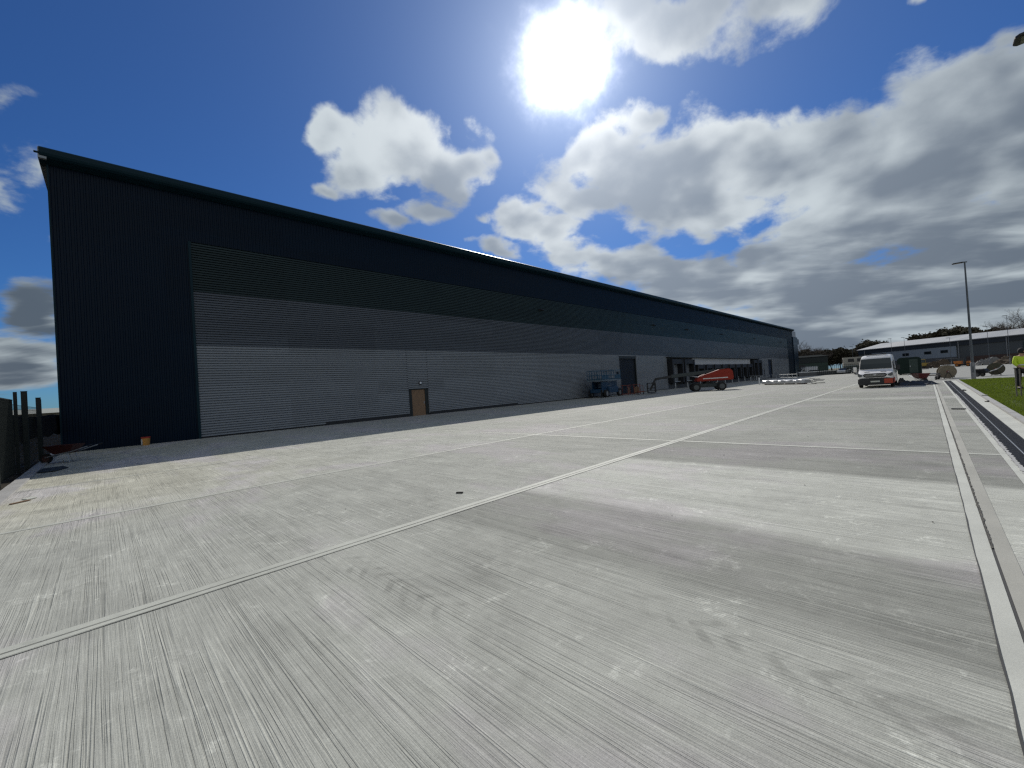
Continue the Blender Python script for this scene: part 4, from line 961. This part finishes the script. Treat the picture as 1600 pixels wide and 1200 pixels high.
# local: x along front, y away to the camera's left side of the line is +; building body lies at -y
LX0, LX1 = -62, 38
obj('wall', MB().box(LX0, LX1, -24, 0, 0, 7.0), BW, FB)
mr, tt = newmat('pale ribbed roof'); xx_, yy_, zz_ = tt.sep(tt.c)
tt.put(tt.b.inputs['Base Color'], tt.mix(tt.ss(tt.noise(tt.comb(tt.m('FLOOR', tt.m('MULTIPLY', xx_, .45)), 0, 0), 3.1, 0), .4, .6), (.33, .34, .34), (.40, .40, .39))); tt.b.inputs['Roughness'].default_value = .55
obj('roof', MB().add([(LX0 - .3, .6, 7.15), (LX1 + .3, .6, 7.15), (LX1 + .3, -12, 9.15), (LX0 - .3, -12, 9.15), (LX1 + .3, -24.6, 7.15), (LX0 - .3, -24.6, 7.15), (LX0 - .3, .6, 7.0), (LX1 + .3, .6, 7.0), (LX1 + .3, -24.6, 7.0), (LX0 - .3, -24.6, 7.0)],
    [(0, 1, 2, 3), (3, 2, 4, 5), (6, 7, 1, 0), (7, 8, 4, 2, 1), (9, 6, 0, 3, 5), (9, 8, 7, 6)]), mr, FB)
obj('fascia', MB().box(LX0, LX1, .02, .35, 5.7, 6.98), pm('far fascia', (.018, .024, .032), .5, 0, .2), FB)
obj('gutter', MB().box(LX0, LX1, .36, .56, 6.78, 6.96), pm('far gutter', (.05, .055, .06), .5, .2, .2), FB)
obj('brick_base', MB().box(LX0, 11, .02, .16, 0, 2.4), pm('brick brown', (.075, .045, .035), .8, 0, .4), FB)
pn = obj('office_panel', MB().box(13.0, 34, .02, .22, 2.6, 5.69), pm('blue grey panel', (.24, .28, .32), .5, .1, .2), FB)
for x in (15.6, 19.4, 24.8, 29.5):
    f_ = obj('window', MB().box(x - .85, x + .85, .222, .27, 3.9, 4.75), pm('window frame', (.05, .055, .06), .5, 0, .1), FB)
    obj('pane', MB().box(x - .75, x + .75, .271, .28, 3.98, 4.67), glass(), f_)
obj('lower_wall', MB().box(13, 34, .02, .16, 0, 2.59), pm('lower grey', (.09, .095, .10), .7, 0, .4), FB)
for x in (12.4, 3.0, -8.0, -22, 36): obj('downpipe', MB().tube([(x, .45, 0), (x, .45, 6.8)], .09, 8), pm('downpipe', (.20, .21, .22), .5, 0, .2), FB)
d_ = obj('loading_door', MB().box(-4.8, .2, .165, .24, 2.45, 5.2), pm('dark green door', (.010, .028, .024), .5, 0, .2), FB)
obj('vent', MB().box(-16, -14.5, .165, .22, 3.4, 4.4), BLK, FB)
# neighbouring green unit beyond the warehouse
t = thing('green_unit', 'low dark green two tone building beyond the end of the warehouse', 'building', (176, 40, 0), rad(-63))
GU = pm('unit green', (.022, .048, .036), .6, 0, .3, scale=.5)
obj('wall', MB().box(-26, 17, -.0, 14, 0, 6.0), GU, t)
obj('upper_band', MB().box(-26, 17, -.18, -.02, 4.0, 6.1), pm('unit dark', (.010, .018, .018), .6, 0, .3), t)
obj('grey_band', MB().box(-26, -4, -.14, -.02, 1.6, 3.98), pm('unit grey green', (.045, .06, .058), .6, 0, .3), t)
obj('roof', MB().prism([(-.6, 6.12), (6.5, 6.9), (14.5, 6.12)], 'x', -26.3, 17.3), pm('unit roof', (.02, .024, .024), .95, 0, .3, spec=.02), t)
obj('door', MB().box(6, 10, -.22, -.19, 0, 3.4), BLK, t)
# luton style white truck, parked cars, cabins, far fence
def small_car(loc, rz, label, col, grp=None):
    c = thing('parked_car', label, 'car', loc, rz, grp)
    m = pm('car %s' % str(col), col, .25, 0, .1, coat=.6)
    obj('body', MB().prism([(-2.1, .3), (-2.15, .7), (-1.9, .92), (-1.2, .98), (1.0, 1.0), (2.0, .85), (2.15, .55), (2.1, .3)], 'y', -.85, .85), m, c, .06)
    cb = obj('cabin', MB().prism([(-1.7, .95), (-1.1, 1.45), (.4, 1.45), (1.15, .98)], 'y', -.72, .72), glass(), c, .04)
    obj('roof_panel', MB().box(-1.05, .35, -.70, .70, 1.455, 1.475), m, cb)
    for x in (-1.35, 1.35):
        for y in (-.78, .78): wheel(c, (x, y, .31), .31, .18)
    return c
t = thing('box_truck', 'white box truck parked at the far end of the warehouse', 'truck', (145.5, 24.6, 0), rad(-45))
obj('box_body', MB().box(-1.2, 2.4, -1.0, 1.0, .75, 2.5), WHT2, t, .04)
cb = obj('cab', MB().prism([(-1.25, .4), (-1.25, 2.0), (-1.9, 1.95), (-2.5, 1.2), (-2.75, 1.0), (-2.75, .4)], 'y', -.95, .95), WHT2, t, .05)
obj('window', MB().prism([(-1.4, 1.25), (-1.4, 1.85), (-1.85, 1.82), (-2.3, 1.25)], 'y', -.965, -.951), glass(), cb)
obj('windscreen', MB().add([(-1.93, -.85, 1.95), (-1.93, .85, 1.95), (-2.50, .85, 1.25), (-2.50, -.85, 1.25)], [(0, 1, 2, 3)]), glass(), cb)
for x in (-1.9, 1.4):
    for y in (-.85, .85): wheel(t, (x, y, .38), .38, .24)
small_car((139, 22.2, 0), rad(150), 'white car parked right of the box truck', (.6, .62, .62))
small_car((112, 9.2, 0), rad(100), 'dark car parked behind the left side of the white van', (.012, .014, .018))
small_car((133.5, 15.0, 0), rad(170), 'silver car parked in front of the low white topped wall', (.35, .36, .37))
t = thing('low_wall', 'low grey wall with white coping across the end of the yard', 'wall', (133, 16.2, 0), math.atan2(11.7, -8.5))
obj('wall_face', MB().box(-9, 9, -.12, .12, 0, .95), pm('wall grey', (.10, .105, .11), .8, 0, .4), t)
obj('coping', MB().box(-9, 9, -.2, .2, .951, 1.12), pm('coping white', (.62, .63, .62), .5, 0, .15), t)
t = thing('site_cabin', 'cream two storey site cabins with a dark window behind the van', 'cabin', (136.0, 12.9, 0), math.atan2(-10, 12) - math.pi / 2 + rad(52))
CR = pm('cabin cream', (.30, .29, .25), .6, 0, .3)
obj('lower_cabin', MB().box(-2.4, 2.4, -1.2, 1.2, 0, 1.98), pm('cabin green grey', (.07, .085, .075), .6, 0, .3), t)
u_ = obj('upper_cabin', MB().box(-2.4, 2.4, -1.2, 1.2, 2.0, 4.1), CR, t)
for s_ in (-1, 1):
    w_ = obj('window', MB().box(-1.5 if s_ < 0 else .3, -.3 if s_ < 0 else 1.5, -1.23, -1.205, 2.9, 3.7), BLK, u_)
    obj('window', MB().box(-2.43, -2.405, -.6, .6, 2.9, 3.7), BLK, u_) if s_ < 0 else None
t = thing('far_fence', 'dark green mesh fence in front of the cream site cabins', 'fence', (131, 17.8, 0), math.atan2(-14, 6))
mb = MB()
for i in range(36): mb.beam((-7 + .4 * i, 0, 0), (-7 + .4 * i, 0, 2.4), .15, .03)
obj('slats', mb, GRM, t)
for z in (.2, 1.3, 2.3): obj('fence_rail', MB().beam((-7, .05, z), (7, .05, z), .05), GRM, t)
# plant on the far road
t = thing('dumper', 'small orange site dumper with canopy parked left of the lamp post on the far road', 'dumper', (145.5, -6.0, 0), rad(75)); t.scale = (.8, .8, .8)
ORG = pm('plant orange', (.50, .17, .03), .4, 0, .25)
obj('skip', MB().prism([(.2, .8), (.3, 1.75), (1.9, 1.7), (1.6, .75)], 'y', -.9, .9), ORG, t, .03)
obj('chassis', MB().box(-1.7, 1.4, -.6, .6, .45, .78), BLK, t)
obj('engine_cover', MB().prism([(-1.8, .8), (-1.8, 1.5), (-.9, 1.6), (-.7, .8)], 'y', -.75, .75), ORG, t, .04)
obj('seat', MB().box(-.75, -.3, -.3, .3, .9, 1.5), BLK, t, .03)
cn = obj('canopy', MB().box(-1.3, .4, -.8, .8, 2.62, 2.72), BLK, t, .02)
for x, y in ((-1.2, -.75), (-1.2, .75), (.3, -.75), (.3, .75)): obj('canopy_post', MB().beam((x, y, .8), (x, y, 2.62), .07), BLK, cn)
for x in (-1.15, 1.15):
    for y in (-.85, .85): wheel(t, (x, y, .5), .5, .35, rim=(.4, .15, .03))
t = thing('mini_digger', 'small yellow digger parked below the blue grey office panel', 'digger', (150.5, .9, 0), rad(120))
YEL = pm('digger yellow', (.34, .24, .05), .45, 0, .3)
for y in (-.75, .75): obj('track', MB().prism([(-1.1, .12), (-1.25, .32), (-1.1, .55), (1.1, .55), (1.25, .32), (1.1, .12)], 'y', y - .18, y + .18), RUB, t, .04)
obj('house', MB().prism([(-1.2, .62), (-1.3, 1.3), (-.5, 1.45), (.9, 1.4), (.9, .62)], 'y', -.8, .8), YEL, t, .05)
cb = obj('cab', MB().prism([(-.3, 1.42), (-.3, 2.45), (.7, 2.45), (.9, 1.42)], 'y', -.1, .75), YEL, t, .04)
obj('window', MB().prism([(-.2, 1.5), (-.2, 2.3), (.62, 2.3), (.78, 1.5)], 'y', .755, .765), glass(), cb)
bm_ = obj('boom', MB().tube([(.8, -.4, 1.1), (1.8, -.4, 2.6), (2.7, -.4, 2.3)], [.14, .13, .1], 6), YEL, t)
obj('dipper', MB().tube([(2.6, -.4, 2.4), (3.1, -.4, 1.0)], .09, 6), YEL, bm_)
obj('bucket', MB().prism([(2.8, .95), (3.3, 1.0), (3.3, .5), (2.9, .3), (2.6, .6)], 'y', -.7, -.1), BLK, bm_)
SPO = [soil('spoil brown', (.07, .055, .04), (.14, .11, .08), .8), pm('spoil grey', (.20, .20, .19), .9, 0, .4)]
heap('spoil_heap', 'brown spoil heap on the far road right of the yellow digger', 'heap', (150, -2.0, 0), 2.0, 2.6, 1.5, SPO[0], 2)
heap('spoil_heap', 'grey gravel heap on the far road right of the lamp post', 'heap', (150, -10.2, 0), 2.2, 2.6, 1.25, SPO[1], 5)
heap('spoil_heap', 'low brown brash heap at the right edge of the far road', 'heap', (147, -14.0, 0), 3.0, 3.6, 1.6, SPO[0], 7)
t = thing('portable_cabin', 'low dark grey store against the far building right of the spoil heap', 'cabin', (156.5, -4.1, 0), math.atan2(.893, .451))
obj('shell', MB().box(-2.2, 2.2, -1.2, 1.2, .1, 2.1), pm('store grey', (.05, .055, .06), .6, 0, .3), t, .03)
obj('door', MB().box(-.5, .5, 1.205, 1.23, .15, 1.95), BLK, t)
for i, (px, py, h, lb) in enumerate(((152, 6.6, 8.6, 'leftmost thin far lamp column in front of the pale roof'), (148, 3.9, 8.4, 'second thin far lamp column from the left before the pale roof'), (142, -4.0, 7.0, 'thin far lamp column just left of the orange dumper'), (138, -9.6, 8.6, 'thin far lamp column between the tall street lamp and the bare tree'), (135, -12.2, 10.3, 'rightmost thin far lamp column in front of the bare tree'), (150, 14.6, 7.4, 'thin far lamp column above the cream site cabins'))):
    lamp_post((px, py, 0), h, lb, 'thin far lamp columns', .6, .07)

# ------------------------------------------------------------------ winter trees
BARK = pm("bark", (.060, .050, .043), .95, 0, .3, spec=.05); TWIG = pm('twigs', (.14, .12, .10), .95, 0, .3, spec=.05); EVG = pm('ivy green', (.085, .078, .055), 1., 0, .4, spec=.03)
def tree_mesh(seed, H, spread, dens, leafy=0.):
    r = random.Random(seed); tr = MB(); cr = MB()
    def seg(mb, a, b, ra, rb, n):
        t_ = (b - a); x = t_.cross(Vector((.3, .2, 1))).normalized(); y = t_.cross(x).normalized()
        vs = [a + (x * math.cos(2 * math.pi * k / n) + y * math.sin(2 * math.pi * k / n)) * ra for k in range(n)] + [b + (x * math.cos(2 * math.pi * k / n) + y * math.sin(2 * math.pi * k / n)) * rb for k in range(n)]
        mb.add(vs, [(k, (k + 1) % n, (k + 1) % n + n, k + n) for k in range(n)])
    def grow(p, d, L, rr, lev):
        q = p
        for s_ in range(3):
            d = (d + Vector((r.gauss(0, .12), r.gauss(0, .12), r.gauss(.03, .08)))).normalized()
            q2 = q + d * L / 3
            seg(tr if lev < 2 else cr, q, q2, rr * (1 - s_ * .2), rr * (1 - (s_ + 1) * .2), 6 if lev < 2 else 3)
            if leafy and lev >= 3:
                for _ in range(2):
                    c = q2 + Vector((r.gauss(0, .3), r.gauss(0, .3), r.gauss(0, .3))); e = .28
                    u = Vector((r.gauss(0, 1), r.gauss(0, 1), r.gauss(0, 1))).normalized() * e; v_ = u.cross(Vector((r.random(), r.random(), r.random()))).normalized() * e
                    cr.add([c - u, c + v_, c + u, c - v_], [(0, 1, 2, 3)])
            if lev < 5 and (s_ > 0 or lev > 0):
                for _ in range(dens if lev < 4 else 2):
                    a = r.uniform(0, 6.28); t_ = Vector((math.cos(a), math.sin(a), r.uniform(.1, .9))).normalized()
                    grow(q2, (d * .6 + t_ * spread).normalized(), L * r.uniform(.52, .74), rr * .5, lev + 1)
            q = q2
    grow(Vector((0, 0, 0)), Vector((0, 0, 1)), H * .42, H * .018, 0)
    return tr, cr
protos = []
for k, (H, sp, de, lf) in enumerate(((12, .75, 2, 0), (12, .95, 2, 1.), (12, .6, 2, 0))):
    tr, cr = tree_mesh(20 + k, H, sp, de, lf)
    protos.append((tr, cr, lf))
PT = [None] * 3
def tree(loc, H, kind, rz, label, wd=1.):
    tr, cr, lf = protos[kind]
    if PT[kind] is None:
        t = thing('tree', label, 'tree', loc, rz, 'winter trees on the skyline')
        obj('trunk', tr, BARK, t); obj('crown', cr, EVG if lf else TWIG, t); PT[kind] = t
    else:
        t = copy_tree(PT[kind]); t.location = loc; t.rotation_euler = (0, 0, rz); t['label'] = label
    k = H / 12; t.scale = (k * wd, k * wd, k)
TR = [((203, 39), 11.5, 0, 'bare brown tree directly right of the warehouse end', 1.5), ((206, 34.5), 12.6, 2, 'taller bare tree second from the warehouse end', 1.5), ((209, 30), 10.4, 0, 'third bushy bare tree from the warehouse end', 1.6), ((214, 25), 9.2, 1, 'low ivy covered tree in the dip of the skyline', 1.6), ((218, 20.5), 9.6, 0, 'bare tree above the cream site cabins', 1.5), ((222, 17), 11.2, 1, 'dark bushy tree just left of the van roof', 1.3), ((207, 37), 9.5, 1, 'dark undergrowth tree behind the green unit', 1.7), ((212, 27.5), 8.6, 1, 'dark undergrowth tree behind the dark end of the green unit', 1.7),
      ((262, 13.5), 12.6, 2, 'small round bare tree peeping over the left end of the pale roof', 1.3),
      ((300, 2.0), 13.2, 0, 'pale bare tree at the start of the dark wood', 1.5), ((298, -3.5), 14.8, 1, 'second tree of the dark wood behind the pale roof', 1.5), ((296, -8.5), 16.3, 1, 'dark tree in the middle of the wood behind the pale roof', 1.5), ((296, -13), 16.6, 1, 'dark tree directly behind the tall lamp post', 1.4), ((293, -18), 16.8, 0, 'bare tree right of the tall lamp post on the skyline', 1.4), ((290, -22), 14.4, 1, 'last low tree of the dark wood', 1.3), ((303, -5.5), 15.2, 0, 'bare tree rising behind the dark wood', 1.6), ((301, -11), 17.3, 0, 'tallest bare tree in the dark wood', 1.4),
      ((240, -25), 18.2, 2, 'large spreading bare tree above the right end of the pale roof', 1.6), ((236, -31), 16.6, 2, 'bare tree at the right edge of the skyline', 1.5), ((238, -27), 15.2, 0, 'lower bare tree between the large one and the picture edge', 1.6)]
for i, ((x, y), H, kd, lb, wd) in enumerate(TR): tree((x, y, 0), H, kd, i * 1.7, lb, wd)
# low pale sheds on the left skyline
t = thing('distant_shed', 'long pale shed on the horizon left of the warehouse', 'building', (-22, 190, 0), rad(4))
obj('wall', MB().box(-70, 24, 0, 22, 0, 3.6), pm('shed wall', (.11, .105, .08), .8, 0, .4), t)
obj('roof', MB().prism([(-.5, 3.61), (11, 5.2), (22.5, 3.61)], 'x', -70.5, 24.5), pm('shed roof', (.34, .35, .30), .6, 0, .2), t)
